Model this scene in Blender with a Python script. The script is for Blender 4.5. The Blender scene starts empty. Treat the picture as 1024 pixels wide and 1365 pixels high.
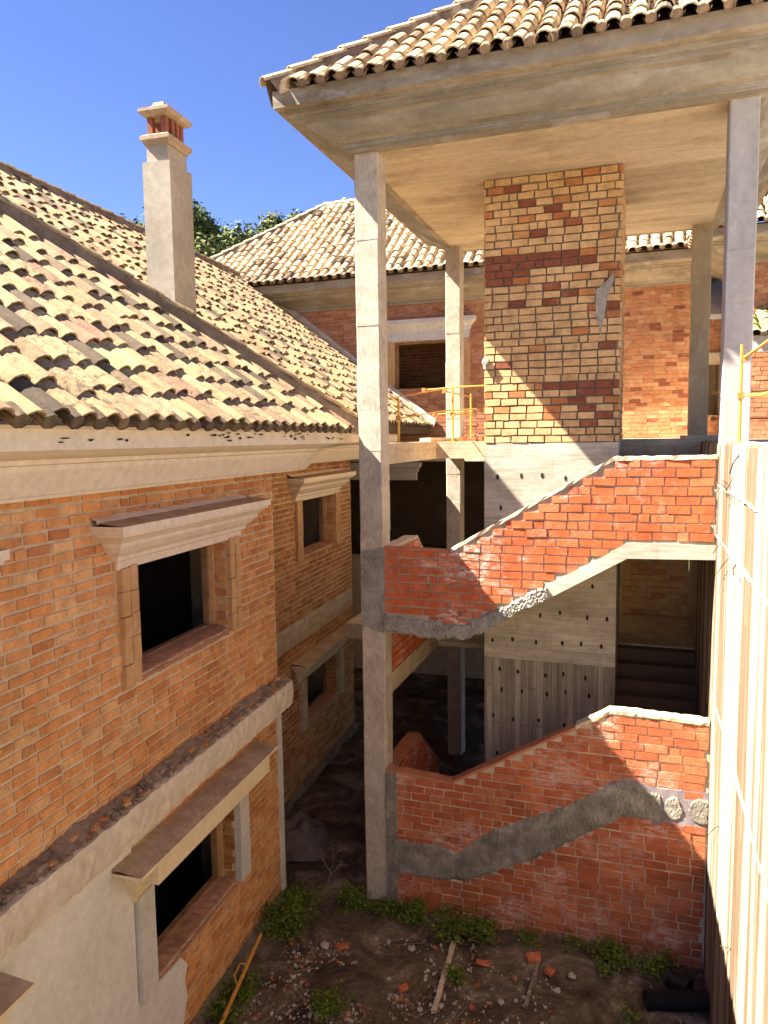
import bpy, math, random
from mathutils import Vector, Matrix
R = random.Random(7)
C = bpy.context.scene.collection
sc = bpy.context.scene

# ------------------------------------------------------------------ helpers
class MB:
    """collects verts/faces; every face carries a tone (brick or tile colour) and a material slot"""
    def __init__(s): s.v = []; s.f = []; s.t = []; s.m = []
    def add(s, vs, fs, tone=.5, mi=0):
        o = len(s.v); s.v.extend(vs)
        for f in fs:
            s.f.append([i + o for i in f]); s.t.append(tone); s.m.append(mi)
    def box(s, x0, x1, y0, y1, z0, z1, tone=.5, mi=0, j=0.0, mp=None):
        vs = [(x0,y0,z0),(x1,y0,z0),(x1,y1,z0),(x0,y1,z0),(x0,y0,z1),(x1,y0,z1),(x1,y1,z1),(x0,y1,z1)]
        if j: vs = [tuple(c + R.uniform(-j, j) for c in v) for v in vs]
        if mp: vs = [mp(*v) for v in vs]
        s.add(vs, [(3,2,1,0),(4,5,6,7),(0,1,5,4),(1,2,6,5),(2,3,7,6),(3,0,4,7)], tone, mi)
    def prism(s, poly, mp, d0, d1, tone=.5, mi=0):
        n = len(poly)
        vs = [mp(a, b, d0) for a, b in poly] + [mp(a, b, d1) for a, b in poly]
        fs = [list(range(n)), list(range(2*n-1, n-1, -1))]
        for i in range(n):
            k = (i+1) % n; fs.append((i, i+n, k+n, k))
        s.add(vs, fs, tone, mi)
    def tube(s, pts, r, n=8, tone=.5, mi=0, caps=True):
        pts = [Vector(p) for p in pts]; rings = []
        up = Vector((.31,.17,.93))
        for i, p in enumerate(pts):
            d = (pts[min(i+1, len(pts)-1)] - pts[max(i-1, 0)]).normalized()
            a = d.cross(up).normalized(); b = d.cross(a).normalized()
            rr = r[i] if isinstance(r, (list, tuple)) else r
            rings.append([tuple(p + (a*math.cos(2*math.pi*k/n) + b*math.sin(2*math.pi*k/n))*rr) for k in range(n)])
        vs = [v for g in rings for v in g]; fs = []
        for i in range(len(pts)-1):
            for k in range(n):
                l = (k+1) % n; fs.append((i*n+k, i*n+l, (i+1)*n+l, (i+1)*n+k))
        if caps: fs.append(list(range(n-1,-1,-1))); fs.append([(len(pts)-1)*n+k for k in range(n)])
        s.add(vs, fs, tone, mi)
    def wallgrid(s, S, T, solid, mp, d0, d1, tone=.5, mi=0):
        """wall in the (s,t) plane with openings: front d1, back d0, reveals where a neighbour is empty"""
        ns, nt = len(S)-1, len(T)-1
        sol = [[solid((S[i]+S[i+1])/2, (T[j]+T[j+1])/2) for j in range(nt)] for i in range(ns)]
        for i in range(ns):
            for j in range(nt):
                if not sol[i][j]: continue
                a, b, c, d = S[i], S[i+1], T[j], T[j+1]
                s.add([mp(a,c,d1),mp(b,c,d1),mp(b,d,d1),mp(a,d,d1),mp(a,c,d0),mp(b,c,d0),mp(b,d,d0),mp(a,d,d0)],
                      [(0,1,2,3),(7,6,5,4)], tone, mi)
                o = len(s.v) - 8
                for (ii, jj, q) in ((i-1,j,(0,3,7,4)),(i+1,j,(1,5,6,2)),(i,j-1,(0,4,5,1)),(i,j+1,(3,2,6,7))):
                    if not (0 <= ii < ns and 0 <= jj < nt and sol[ii][jj]):
                        s.f.append([o+k for k in q]); s.t.append(tone); s.m.append(mi)
    def sweep(s, path, prof, closed=False, tone=.5, mi=0):
        """path: 2D points counter-clockwise round a body (outward on the right); prof: (offset, z)"""
        n = len(path); P = [Vector(p) for p in path]; rings = []
        for i in range(n):
            def nrm(a, b):
                d = (b - a).normalized(); return Vector((d.y, -d.x))
            if closed or 0 < i < n-1:
                n1 = nrm(P[i-1], P[i]); n2 = nrm(P[i], P[(i+1) % n])
                m = (n1 + n2); m = m / max(m.dot(n1), 1e-6)
            elif i == 0: m = nrm(P[0], P[1])
            else: m = nrm(P[-2], P[-1])
            rings.append([(P[i].x + m.x*o, P[i].y + m.y*o, z) for o, z in prof])
        k = len(prof); vs = [v for r in rings for v in r]; fs = []
        for i in range(n if closed else n-1):
            j = (i+1) % n
            for a in range(k-1): fs.append((i*k+a, j*k+a, j*k+a+1, i*k+a+1))
        s.add(vs, fs, tone, mi)
    def build(s, name, mats, parent=None, org=(0,0,0), smooth=False):
        me = bpy.data.meshes.new(name)
        ox, oy, oz = org
        me.from_pydata([(x-ox, y-oy, z-oz) for x, y, z in s.v], [], s.f)
        for m in (mats if isinstance(mats, (list, tuple)) else [mats]): me.materials.append(m)
        me.polygons.foreach_set('material_index', s.m)
        at = me.attributes.new('tone', 'FLOAT', 'FACE'); at.data.foreach_set('value', s.t)
        if smooth: me.polygons.foreach_set('use_smooth', [True]*len(s.f))
        me.update()
        o = bpy.data.objects.new(name, me); C.objects.link(o)
        if parent: o.parent = parent
        return o

def tag(o, label=None, cat=None, group=None, kind=None):
    if label: o['label'] = label
    if cat: o['category'] = cat
    if group: o['group'] = group
    if kind: o['kind'] = kind
    return o
def empty(name, loc, rz=0.0, label=None, cat=None, group=None):
    o = bpy.data.objects.new(name, None); C.objects.link(o)
    o.location = loc; o.rotation_euler = (0,0,rz); o.empty_display_size = .2
    return tag(o, label, cat, group)

def interp(pts, x):
    if x <= pts[0][0]: return pts[0][1]
    for (a, b), (c, d) in zip(pts, pts[1:]):
        if x <= c: return b + (d-b)*(x-a)/max(c-a, 1e-9)
    return pts[-1][1]

def rect_region(s0, s1, holes):
    def f(t):
        iv = [(s0, s1)]
        for (a, b, c, d) in holes:
            if c - .03 < t < d + .03:
                nv = []
                for (p, q) in iv:
                    if b <= p or a >= q: nv.append((p, q)); continue
                    if a > p: nv.append((p, a))
                    if b < q: nv.append((b, q))
                iv = nv
        return iv
    return f
def curve_region(s0, s1, bot, top, pad=.035, wob=.03):
    def f(t):
        iv = []; st = None; n = int((s1-s0)/.02)
        w = R.uniform(-wob, wob)
        for i in range(n+1):
            x = s0 + (s1-s0)*i/n
            ok = bot(x+w) < t-pad*.6 and top(x) > t+pad
            if ok and st is None: st = x
            if (not ok or i == n) and st is not None:
                iv.append((st, x)); st = None
        return iv
    return f
def bricks(mb, t0, t1, course, L, region, mp, joint=.012, out=.008, tone=None, jit=.003, mi=0, dep=.03, half=.35):
    """real brick courses, each brick its own slightly uneven block standing proud of the mortar"""
    k = 0; t = t0
    while t + course*.7 <= t1:
        h = min(course, t1 - t); tm = t + h/2
        ph = (0 if k % 2 else L/2) + R.uniform(-.03, .03)
        wav = R.uniform(-.003, .003)
        for (a, b) in region(tm):
            x = math.floor((a - ph)/L)*L + ph
            while x < b:
                l = L
                if R.random() < half*.25: l = L/2
                p, q = max(x, a), min(x + l, b)
                if q - p > .05:
                    tn = tone(p, tm) if tone else R.random()
                    o = out + R.uniform(-.005, .005)
                    o = max(o, .0015)
                    j = lambda: R.uniform(-jit, jit)
                    p2, q2 = p + joint/2, q - joint/2; u0, u1 = t + joint/2 + wav, t + h - joint/2 + wav
                    sl = R.uniform(-.003, .003); g = R.uniform(-.0015, .0015)
                    vs = [mp(p2+j(), u0+j()-sl, o+g), mp(q2+j(), u0+j()+sl, o-g), mp(q2+j(), u1+j()+sl, o-g), mp(p2+j(), u1+j()-sl, o+g),
                          mp(p2, u0, o-dep), mp(q2, u0, o-dep), mp(q2, u1, o-dep), mp(p2, u1, o-dep)]
                    mb.add(vs, [(0,1,2,3),(0,4,5,1),(1,5,6,2),(2,6,7,3),(3,7,4,0)], tn, mi)
                x += l
        t += course; k += 1

# ------------------------------------------------------------------ materials
def new_mat(name):
    m = bpy.data.materials.new(name); m.use_nodes = True
    nt = m.node_tree; nt.nodes.clear()
    out = nt.nodes.new('ShaderNodeOutputMaterial'); b = nt.nodes.new('ShaderNodeBsdfPrincipled')
    nt.links.new(b.outputs[0], out.inputs[0]); b.inputs['Specular IOR Level'].default_value = .25
    return m, nt, b
def N(nt, t, **k):
    n = nt.nodes.new(t)
    for a, v in k.items(): setattr(n, a, v)
    return n
def noise(nt, scale, detail=6, rough=.6, vec=(1,1,1), dist=0.0, off=(0,0,0)):
    tc = N(nt, 'ShaderNodeTexCoord'); mp = N(nt, 'ShaderNodeMapping'); n = N(nt, 'ShaderNodeTexNoise')
    mp.inputs['Scale'].default_value = vec; mp.inputs['Location'].default_value = off
    n.inputs['Scale'].default_value = scale; n.inputs['Detail'].default_value = detail
    n.inputs['Roughness'].default_value = rough; n.inputs['Distortion'].default_value = dist
    nt.links.new(tc.outputs['Object'], mp.inputs[0]); nt.links.new(mp.outputs[0], n.inputs['Vector'])
    return n.outputs['Fac']
def ramp(nt, fac, stops, const=False):
    r = N(nt, 'ShaderNodeValToRGB'); e = r.color_ramp.elements
    if const: r.color_ramp.interpolation = 'CONSTANT'
    while len(e) < len(stops): e.new(.5)
    for i, (p, c) in enumerate(stops):
        e[i].position = p; e[i].color = (*c, 1) if not isinstance(c, (int, float)) else (c, c, c, 1)
    nt.links.new(fac, r.inputs[0]); return r.outputs[0]
def mix(nt, fac, a, b, mode='MIX'):
    m = N(nt, 'ShaderNodeMixRGB', blend_type=mode)
    for s, v in ((0, fac), (1, a), (2, b)):
        if isinstance(v, bpy.types.NodeSocket): nt.links.new(v, m.inputs[s])
        elif isinstance(v, (int, float)): m.inputs[s].default_value = v if s == 0 else (v, v, v, 1)
        else: m.inputs[s].default_value = (*v, 1)
    return m.outputs[0]
def bump(nt, b, h, strength=.4, dist=.02):
    n = N(nt, 'ShaderNodeBump'); n.inputs['Strength'].default_value = strength; n.inputs['Distance'].default_value = dist
    nt.links.new(h, n.inputs['Height']); nt.links.new(n.outputs[0], b.inputs['Normal'])
def attr(nt, name='tone'):
    a = N(nt, 'ShaderNodeAttribute'); a.attribute_name = name; return a.outputs['Fac']

def m_brick(name, stops, eff=0.0, effcol=(.72,.58,.52), dirt=.35, dirtcol=(.12,.08,.05), smear=.5, smearcol=(.42,.33,.23)):
    m, nt, b = new_mat(name)
    c = ramp(nt, attr(nt), stops)
    c = mix(nt, 1.0, c, ramp(nt, noise(nt, 7, 8, .75), [(.28, .62), (.5, 1.0), (.72, 1.28)]), 'MULTIPLY')
    c = mix(nt, 1.0, c, ramp(nt, noise(nt, .8, 4, .6), [(.3, .80), (.7, 1.12)]), 'MULTIPLY')
    c = mix(nt, 1.0, c, ramp(nt, noise(nt, 70, 5, .7, off=(2,9,4)), [(.3, .78), (.65, 1.12)]), 'MULTIPLY')
    sm = ramp(nt, noise(nt, 5.5, 10, .8, off=(8,3,6)), [(.55, 0.0), (.66, smear)])
    c = mix(nt, sm, c, smearcol)
    d = ramp(nt, noise(nt, 26, 8, .75), [(.56, 0.0), (.72, dirt)])
    c = mix(nt, d, c, dirtcol)
    if eff:
        k = ramp(nt, noise(nt, 1.9, 3, .5, off=(3,1,2)), [(.50, 0.0), (.62, 1.0)])
        k2 = ramp(nt, noise(nt, 10, 9, .78, vec=(1,1,2.8)), [(.47, 0.0), (.60, eff)])
        c = mix(nt, mix(nt, 1.0, k, k2, 'MULTIPLY'), c, effcol)
    nt.links.new(c, b.inputs['Base Color']); b.inputs['Roughness'].default_value = .95; b.inputs['Specular IOR Level'].default_value = .1
    bump(nt, b, noise(nt, 45, 9, .75), .5, .012); return m
def m_conc(name, stops, scale=1.5, vec=(1,1,1), spots=.3, spotcol=(.10,.085,.06), stain=None, bs=.35, bscale=45, boards=None, planks=None, bd=.01):
    m, nt, b = new_mat(name); b.inputs['Specular IOR Level'].default_value = .12
    c = ramp(nt, noise(nt, scale, 8, .62, vec=vec), stops)
    c = mix(nt, 1.0, c, ramp(nt, noise(nt, 12, 8, .7), [(.3, .84), (.7, 1.1)]), 'MULTIPLY')
    if stain:
        k = ramp(nt, noise(nt, stain[0], 6, .65, vec=stain[1], off=(5,2,1)), [(stain[2], 0.0), (stain[2]+.16, stain[3])])
        c = mix(nt, k, c, stain[4])
    h = noise(nt, bscale, 8, .7)
    if boards:   # board-marked: fine grain drawn along the boards
        g = noise(nt, 9, 6, .7, vec=boards)
        c = mix(nt, 1.0, c, ramp(nt, g, [(.32, .74), (.6, 1.06)]), 'MULTIPLY')
        h = mix(nt, .35, g, h)
    if planks:   # prints of the shuttering boards: (along, across, length, width, strength)
        al, ac, ln, wd, am = planks
        tc = N(nt, 'ShaderNodeTexCoord'); sp = N(nt, 'ShaderNodeSeparateXYZ'); cb = N(nt, 'ShaderNodeCombineXYZ')
        nt.links.new(tc.outputs['Object'], sp.inputs[0]); nt.links.new(sp.outputs[al], cb.inputs[0]); nt.links.new(sp.outputs[ac], cb.inputs[1])
        bt = N(nt, 'ShaderNodeTexBrick'); bt.offset = .37; bt.squash_frequency = 3; bt.squash = .8
        nt.links.new(cb.outputs[0], bt.inputs['Vector'])
        for k, v in (('Color1', 1-am), ('Color2', 1+am*.45), ('Mortar', 1-am*1.7)): bt.inputs[k].default_value = (v, v*.99, v*.97, 1)
        for k, v in (('Scale', 1.0), ('Mortar Size', .006), ('Mortar Smooth', .6), ('Brick Width', ln), ('Row Height', wd)): bt.inputs[k].default_value = v
        c = mix(nt, 1.0, c, bt.outputs['Color'], 'MULTIPLY')
    d = ramp(nt, noise(nt, 22, 8, .75, off=(1,7,3)), [(.62, 0.0), (.78, spots)])
    c = mix(nt, d, c, spotcol)
    nt.links.new(c, b.inputs['Base Color']); b.inputs['Roughness'].default_value = .92
    bump(nt, b, h, bs, bd); return m
def m_plain(name, col, rough=.7, var=.2, scale=8, bs=.15, metal=0):
    m, nt, b = new_mat(name)
    c = mix(nt, 1.0, col, ramp(nt, noise(nt, scale, 8, .65), [(.3, 1-var), (.7, 1+var)]), 'MULTIPLY')
    nt.links.new(c, b.inputs['Base Color']); b.inputs['Roughness'].default_value = rough; b.inputs['Metallic'].default_value = metal
    bump(nt, b, noise(nt, scale*5, 6, .7), bs, .01); return m

M = {}
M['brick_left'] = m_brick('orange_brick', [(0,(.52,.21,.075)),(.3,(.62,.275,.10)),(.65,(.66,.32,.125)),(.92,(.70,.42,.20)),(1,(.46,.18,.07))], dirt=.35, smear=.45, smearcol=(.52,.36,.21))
M['brick_shade'] = m_brick('shaded_orange_brick', [(0,(.34,.14,.055)),(.5,(.46,.21,.08)),(1,(.50,.28,.12))], dirt=.5, smear=.4)  # darker copy of the orange brick, shade put into the colour
M['brick_panel'] = m_brick('straw_brick', [(0,(.58,.36,.17)),(.3,(.64,.42,.21)),(.6,(.60,.37,.17)),(.64,(.52,.25,.095)),(.84,(.46,.17,.065)),(.88,(.27,.09,.05)),(1,(.23,.075,.045))], dirt=.4, smear=.35, smearcol=(.42,.33,.22))
M['brick_red'] = m_brick('red_hollow_brick', [(0,(.48,.115,.044)),(.7,(.54,.142,.054)),(1,(.55,.18,.078))], eff=.9, dirt=.25, smear=.45, smearcol=(.46,.38,.29))
M['brick_low'] = m_brick('dark_red_brick', [(0,(.41,.11,.048)),(.6,(.49,.14,.058)),(1,(.52,.18,.082))], eff=.6, dirt=.35, smear=.4, smearcol=(.40,.30,.22))
M['brick_far'] = m_brick('mixed_brick', [(0,(.40,.165,.08)),(.5,(.48,.22,.105)),(.85,(.50,.28,.15)),(.88,(.27,.09,.05)),(1,(.24,.08,.05))], dirt=.3)
M['brick_far_red'] = m_brick('pink_red_brick', [(0,(.36,.145,.075)),(.6,(.46,.20,.105)),(1,(.50,.26,.15))], dirt=.3)
M['mortar'] = m_conc('brick_mortar', [(.3,(.46,.35,.23)),(.7,(.68,.56,.40))], 5)
M['mortar_grey'] = m_conc('grey_mortar', [(.3,(.30,.25,.19)),(.7,(.47,.41,.32))], 5)
M['mortar_joint_shade'] = m_conc('joint_shade_mortar', [(.3,(.13,.105,.08)),(.7,(.26,.22,.17))], 5)  # darkened so the shade of the open joints is in the colour
M['column'] = m_conc('column_concrete', [(.3,(.40,.34,.265)),(.7,(.60,.52,.41))], 2.6, spots=.6, bs=.5, boards=(5,5,1.2), stain=(2.5,(1,1,.6),.52,.45,(.30,.25,.19)))
M['column_blue'] = m_conc('smooth_grey_concrete', [(.3,(.36,.34,.32)),(.7,(.46,.44,.42))], 1.6, vec=(3,3,.5), spots=.3, stain=(3,(4,4,.3),.60,.5,(.62,.60,.57)))
M['column_brown'] = m_conc('brown_grey_concrete', [(.3,(.27,.21,.13)),(.7,(.40,.33,.22))], 2.2, spots=.3, stain=(2.0,(2,2,.5),.56,.5,(.48,.44,.36)))
M['core'] = m_conc('board_marked_concrete', [(.3,(.44,.39,.31)),(.7,(.62,.57,.48))], 1.4, vec=(.5,1,2.2), spots=.5, boards=(.25,1,3.2), stain=(1.6,(1,1,1.6),.50,.5,(.34,.28,.20)), planks=(0,2,1.3,.24,.12))
M['core_low'] = m_conc('vertical_board_concrete', [(.3,(.26,.22,.16)),(.7,(.52,.46,.37))], 2, vec=(5,1,.3), spots=.5, boards=(4.5,1,.18), planks=(2,0,3.2,.10,.28))
M['wall_right'] = m_conc('striped_concrete', [(.40,(.155,.105,.065)),(.475,(.185,.13,.085)),(.505,(.30,.255,.19)),(.60,(.355,.315,.25)),(.70,(.38,.345,.28))], 1.5, vec=(1,2.4,.05), spots=.35, boards=(1,2.6,.08), bs=.22, stain=(2.0,(1,2.0,.16),.55,.5,(.24,.17,.11)), planks=(2,1,4.5,.13,.22))
M['beam'] = m_conc('warm_concrete', [(.3,(.44,.34,.22)),(.7,(.62,.52,.38))], 2.4, spots=.5, boards=(.6,.25,2.5), planks=(0,2,1.1,.13,.10))
M['soffit'] = m_conc('soffit_concrete', [(.3,(.43,.345,.24)),(.7,(.66,.55,.40))], 1.1, vec=(.35,2.2,1), spots=.4, stain=(1.3,(.8,1.5,1),.52,.62,(.29,.22,.145)), planks=(0,1,6.5,.62,.14))
M['cornice_grey'] = m_conc('weathered_cornice', [(.3,(.18,.145,.10)),(.5,(.30,.25,.18)),(.7,(.40,.34,.25))], 1.5, vec=(.7,1,2.2), spots=.55, stain=(2.4,(.8,1,2.0),.54,.7,(.44,.43,.41)))
M['rough'] = m_conc('rough_mortar', [(.3,(.27,.25,.21)),(.7,(.50,.47,.41))], 5, spots=.6, bs=.9, bscale=28, bd=.04)
M['band'] = m_conc('grey_render_patch', [(.3,(.16,.145,.115)),(.5,(.26,.235,.19)),(.7,(.42,.385,.32))], 4.5, spots=.6, bs=.8, bscale=20, bd=.03, stain=(4,(1,1,1),.6,.35,(.48,.46,.42)))
M['cove_and_shade'] = m_conc('grey_cove_and_shade', [(.3,(.19,.175,.15)),(.5,(.27,.25,.21)),(.7,(.40,.385,.36))], 1.3, vec=(.8,1,1.5), spots=.5, stain=(3,(.7,1,2),.58,.5,(.22,.16,.10)))
M['footing'] = m_conc('earthy_footing', [(.3,(.13,.10,.07)),(.7,(.27,.21,.15))], 4, spots=.6, bs=.6)
M['ledge'] = m_conc('rubbly_ledge', [(.3,(.60,.51,.39)),(.7,(.74,.65,.51))], 3, spots=.5, bs=.6, bscale=25, bd=.03)
M['rubble'] = m_conc('rubble_dirt', [(.3,(.27,.20,.135)),(.7,(.50,.39,.28))], 9, spots=.7, bs=1.0, bscale=25, bd=.05)
M['cornice'] = m_conc('cream_cornice', [(.3,(.72,.605,.46)),(.7,(.79,.68,.53))], 1.1, spots=.14, bs=.1, bd=.004)
M['hood'] = m_conc('cream_moulding', [(.3,(.72,.60,.455)),(.7,(.79,.675,.525))], 1.0, spots=.12, bs=.12, bd=.005)
M['hood_low'] = m_conc('yellow_cream_moulding', [(.3,(.66,.53,.33)),(.7,(.78,.65,.43))], 1.4, spots=.2, bs=.15, bd=.006)
M['hood_top'] = m_conc('dusty_moulding_top', [(.3,(.38,.27,.17)),(.7,(.58,.44,.29))], 3, spots=.5, bs=.5)
M['render'] = m_conc('pale_render', [(.3,(.64,.61,.55)),(.7,(.75,.72,.66))], 1.1, spots=.08, bs=.15, stain=(.9,(1,1,1),.56,.4,(.52,.42,.36)))
M['strip'] = m_conc('tan_strip', [(.3,(.46,.25,.11)),(.7,(.60,.39,.20))], 4, vec=(1,1,.5), spots=.35)
M['greystrip'] = m_conc('pale_grey_strip', [(.3,(.52,.49,.44)),(.7,(.66,.63,.57))], 2, spots=.1, bs=.1)
M['wood'] = m_plain('old_board', (.27,.15,.07), .8, .35, 6)
M['dark_wood'] = m_plain('dark_board', (.10,.05,.03), .8, .3, 6)
M['inside'] = m_plain('dark_plaster_and_shade', (.11,.075,.048), .95, .2, 3)
M['chimney'] = m_conc('chimney_render', [(.3,(.30,.265,.215)),(.7,(.42,.375,.305))], 1.5, spots=.3, stain=(1.7,(1,1,.7),.56,.4,(.38,.27,.17)), bs=.25)
M['chim_trim'] = m_conc('chimney_trim', [(.3,(.30,.22,.145)),(.7,(.44,.345,.24))], 3, spots=.4)
M['chim_brick'] = m_plain('flue_brick', (.24,.085,.045), .9, .25, 14)
M['yellow'] = m_plain('yellow_paint', (.60,.32,.045), .55, .2, 12)
M['rust'] = m_plain('rusty_yellow_tube', (.40,.19,.05), .7, .35, 14)
M['prop'] = m_plain('orange_prop', (.55,.27,.05), .6, .25, 14)
M['black'] = m_plain('black_plastic', (.012,.012,.014), .45, .2, 6)
M['hole'] = m_plain('hole_dark', (.03,.024,.018), .95, .2, 6)
M['wire'] = m_plain('rusty_wire', (.055,.035,.025), .8, .3, 20)
M['cloth'] = m_plain('dirty_sheet', (.15,.12,.10), .9, .35, 5, .6)
M['white_stone'] = m_plain('pale_stone', (.42,.37,.31), .9, .2, 8)
M['twig'] = m_plain('dry_twig', (.22,.18,.13), .9, .2, 8)
M['coping'] = m_conc('cream_coping', [(.3,(.56,.42,.27)),(.7,(.70,.56,.38))], 4, spots=.35, bs=.5)
M['coping_red'] = m_conc('red_coping', [(.3,(.42,.15,.07)),(.7,(.54,.22,.11))], 4, spots=.3)
M['bark'] = m_plain('bark', (.10,.075,.05), .9, .3, 8, .5)

def m_tile(name, stops, lich=.8):
    m, nt, b = new_mat(name)
    c = ramp(nt, attr(nt), stops)
    c = mix(nt, 1.0, c, ramp(nt, noise(nt, 14, 8, .7), [(.3, .72), (.7, 1.16)]), 'MULTIPLY')
    big = ramp(nt, noise(nt, 1.3, 5, .7), [(.40, 0.0), (.60, 1.0)])
    sp = ramp(nt, noise(nt, 17, 8, .8), [(.47, 0.0), (.57, lich)])
    c = mix(nt, mix(nt, 1.0, big, sp, 'MULTIPLY'), c, (.07,.052,.036))
    sp2 = ramp(nt, noise(nt, 30, 8, .8, off=(4,4,4)), [(.58, 0.0), (.68, .7)])
    c = mix(nt, sp2, c, (.11,.082,.055))
    sp3 = ramp(nt, noise(nt, 42, 6, .75, off=(9,1,5)), [(.62, 0.0), (.68, .8)])
    c = mix(nt, mix(nt, 1.0, sp3, big, 'MULTIPLY'), c, (.42,.38,.30))
    nt.links.new(c, b.inputs['Base Color']); b.inputs['Roughness'].default_value = .88
    bump(nt, b, noise(nt, 50, 8, .7), .3, .01); return m
M['tile'] = m_tile('clay_roof_tile', [(0,(0.088,0.064,0.040)),(.12,(0.176,0.124,0.076)),(.19,(0.304,0.200,0.104)),(.4,(0.400,0.272,0.136)),(.65,(0.456,0.344,0.164)),(.82,(0.400,0.272,0.152)),(1,(0.336,0.176,0.104))])
M['tile_pale'] = m_tile('pale_roof_tile', [(0,(0.096,0.072,0.048)),(.10,(0.256,0.176,0.112)),(.2,(0.416,0.296,0.176)),(.5,(0.528,0.416,0.256)),(.8,(0.576,0.464,0.296)),(1,(0.448,0.288,0.176))], .7)
M['deck'] = m_conc('tile_bed', [(.3,(.06,.045,.03)),(.7,(.14,.105,.07))], 5, spots=.6)  # bed kept dark, tile channel shade put into its colour
M['hipmortar'] = m_conc('hip_mortar', [(.3,(.13,.092,.06)),(.7,(.27,.195,.13))], 5, spots=.6, bs=.6)

def m_ground():
    m, nt, b = new_mat('damp_soil')
    c = ramp(nt, noise(nt, 1.5, 10, .74, dist=.8), [(.30,(.03,.02,.013)),(.42,(.095,.064,.041)),(.54,(.19,.138,.09)),(.66,(.42,.335,.24))])
    c = mix(nt, 1.0, c, ramp(nt, noise(nt, 22, 8, .75), [(.3, .55), (.7, 1.3)]), 'MULTIPLY')
    k = ramp(nt, noise(nt, 60, 6, .7), [(.66, 0.0), (.72, .8)])
    c = mix(nt, mix(nt, 1.0, k, ramp(nt, noise(nt, 1.7, 4, .6, off=(2,5,0)), [(.45,0.0),(.6,1.0)]), 'MULTIPLY'), c, (.45,.36,.27))
    nt.links.new(c, b.inputs['Base Color']); b.inputs['Roughness'].default_value = .95
    bump(nt, b, noise(nt, 18, 9, .75), .8, .06); return m
M['ground'] = m_ground()
M['hill'] = m_plain('scrub', (.10,.10,.045), .95, .4, .3)
def m_leaf(name, stops):
    m, nt, b = new_mat(name)
    c = ramp(nt, attr(nt), stops); nt.links.new(c, b.inputs['Base Color']); b.inputs['Roughness'].default_value = .9; b.inputs['Specular IOR Level'].default_value = .08
    return m
M['weed'] = m_leaf('weed_leaf', [(0,(.05,.075,.010)),(.5,(.11,.155,.022)),(1,(.19,.23,.045))])
M['leaf'] = m_leaf('holm_oak_leaf', [(0,(.045,.066,.020)),(.5,(.075,.105,.032)),(1,(.105,.135,.048))])
M['leaf2'] = m_leaf('olive_leaf', [(0,(.085,.105,.036)),(.5,(.125,.145,.055)),(1,(.17,.185,.08))])

# ------------------------------------------------------------------ roof tiles
SP, ROW = .226, .335
def tile_face(mb, p0, al, inw, W, runmax, tn, clip, sp=SP, row=ROW, rc=.096, e0=0.0):
    """barrel tiles over one roof slope. p0 eave corner, al along the eave, inw horizontal inward"""
    al = Vector(al).normalized(); inw = Vector(inw).normalized(); p0 = Vector(p0)
    cs = 1/math.sqrt(1+tn*tn); up = (inw + Vector((0,0,tn)))*cs; nr = al.cross(up)
    if nr.z < 0: nr = -nr
    P = lambda s, t, n: tuple(p0 + al*s + up*t + nr*n)
    nseg = 7; ncol = int(W/sp); nrow = int(runmax/cs/row)+1
    s_off = (W - ncol*sp)/2
    for i in range(ncol+1):
        s = s_off + i*sp
        cj = R.uniform(-.008, .008); tj = R.uniform(-.07, .07)
        for j in range(nrow):
            t = j*row - .06 + (tj if j else 0) + R.uniform(-.018, .018)
            if not clip(s, max(t, 0)*cs) or not clip(s, (t+row*.9)*cs): continue
            ln = row*1.22; sj = cj + R.uniform(-.011, .011); sj2 = sj + R.uniform(-.012, .012)
            if R.random() < .04: t -= R.uniform(.02, .06); sj += R.uniform(-.02, .02)
            r0 = rc*R.uniform(.95, 1.05); r1 = rc*.87; h0 = .026 + R.uniform(-.006, .008); h1 = .006
            tone = R.random(); vs = []
            for (tt, rr, hh, ss) in ((t, r0, h0, sj), (t+ln, r1, h1, sj2), (t, r0-.014, h0, sj), (t+.09, r0-.018, h0-.006, sj)):
                for k in range(nseg+1):
                    a = math.pi*(-.06 + 1.12*k/nseg)
                    vs.append(P(s+ss+rr*math.cos(a), tt, hh+rr*math.sin(a)*1.02))
            fs = []; q = nseg+1
            for k in range(nseg):
                fs.append((k, k+1, q+k+1, q+k)); fs.append((k+1, k, 2*q+k, 2*q+k+1)); fs.append((2*q+k, 3*q+k, 3*q+k+1, 2*q+k+1))
            mb.add(vs, fs, tone, 0)
    for i in range(ncol):           # the channels between
        s = s_off + (i+.5)*sp
        for j in range(nrow):
            t = j*row - .095
            if not clip(s, max(t, 0)*cs) or not clip(s, (t+row*.7)*cs): continue
            tone = R.uniform(.03, .19); vs = []; r = .076  # low tones paint the shade of the channels into their colour
            for (tt, hh) in ((t, .080), (t+row*1.15, .066)):
                for k in range(6):
                    a = math.pi*(1.05 + .90*k/5)
                    vs.append(P(s+r*math.cos(a), tt, hh+r*math.sin(a)))
            fs = [(k, k+1, 7+k, 6+k) for k in range(5)]
            mb.add(vs, fs, tone, 0)
            if j == 0:              # the mortar plug that closes the channel at the eave
                pv = [P(s+.056*math.cos(2*math.pi*k/12)+R.uniform(-.005,.005), t+.006+R.uniform(0,.01), .046+.050*math.sin(2*math.pi*k/12)+R.uniform(-.004,.004)) for k in range(12)]
                pb = [P(s+.056*math.cos(2*math.pi*k/12), t+.12, .050+.048*math.sin(2*math.pi*k/12)) for k in range(12)]
                mb.add(pv+pb, [list(range(12))]+[(k, (k+1)%12, 12+(k+1)%12, 12+k) for k in range(12)], R.uniform(.06,.15), 0)
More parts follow.
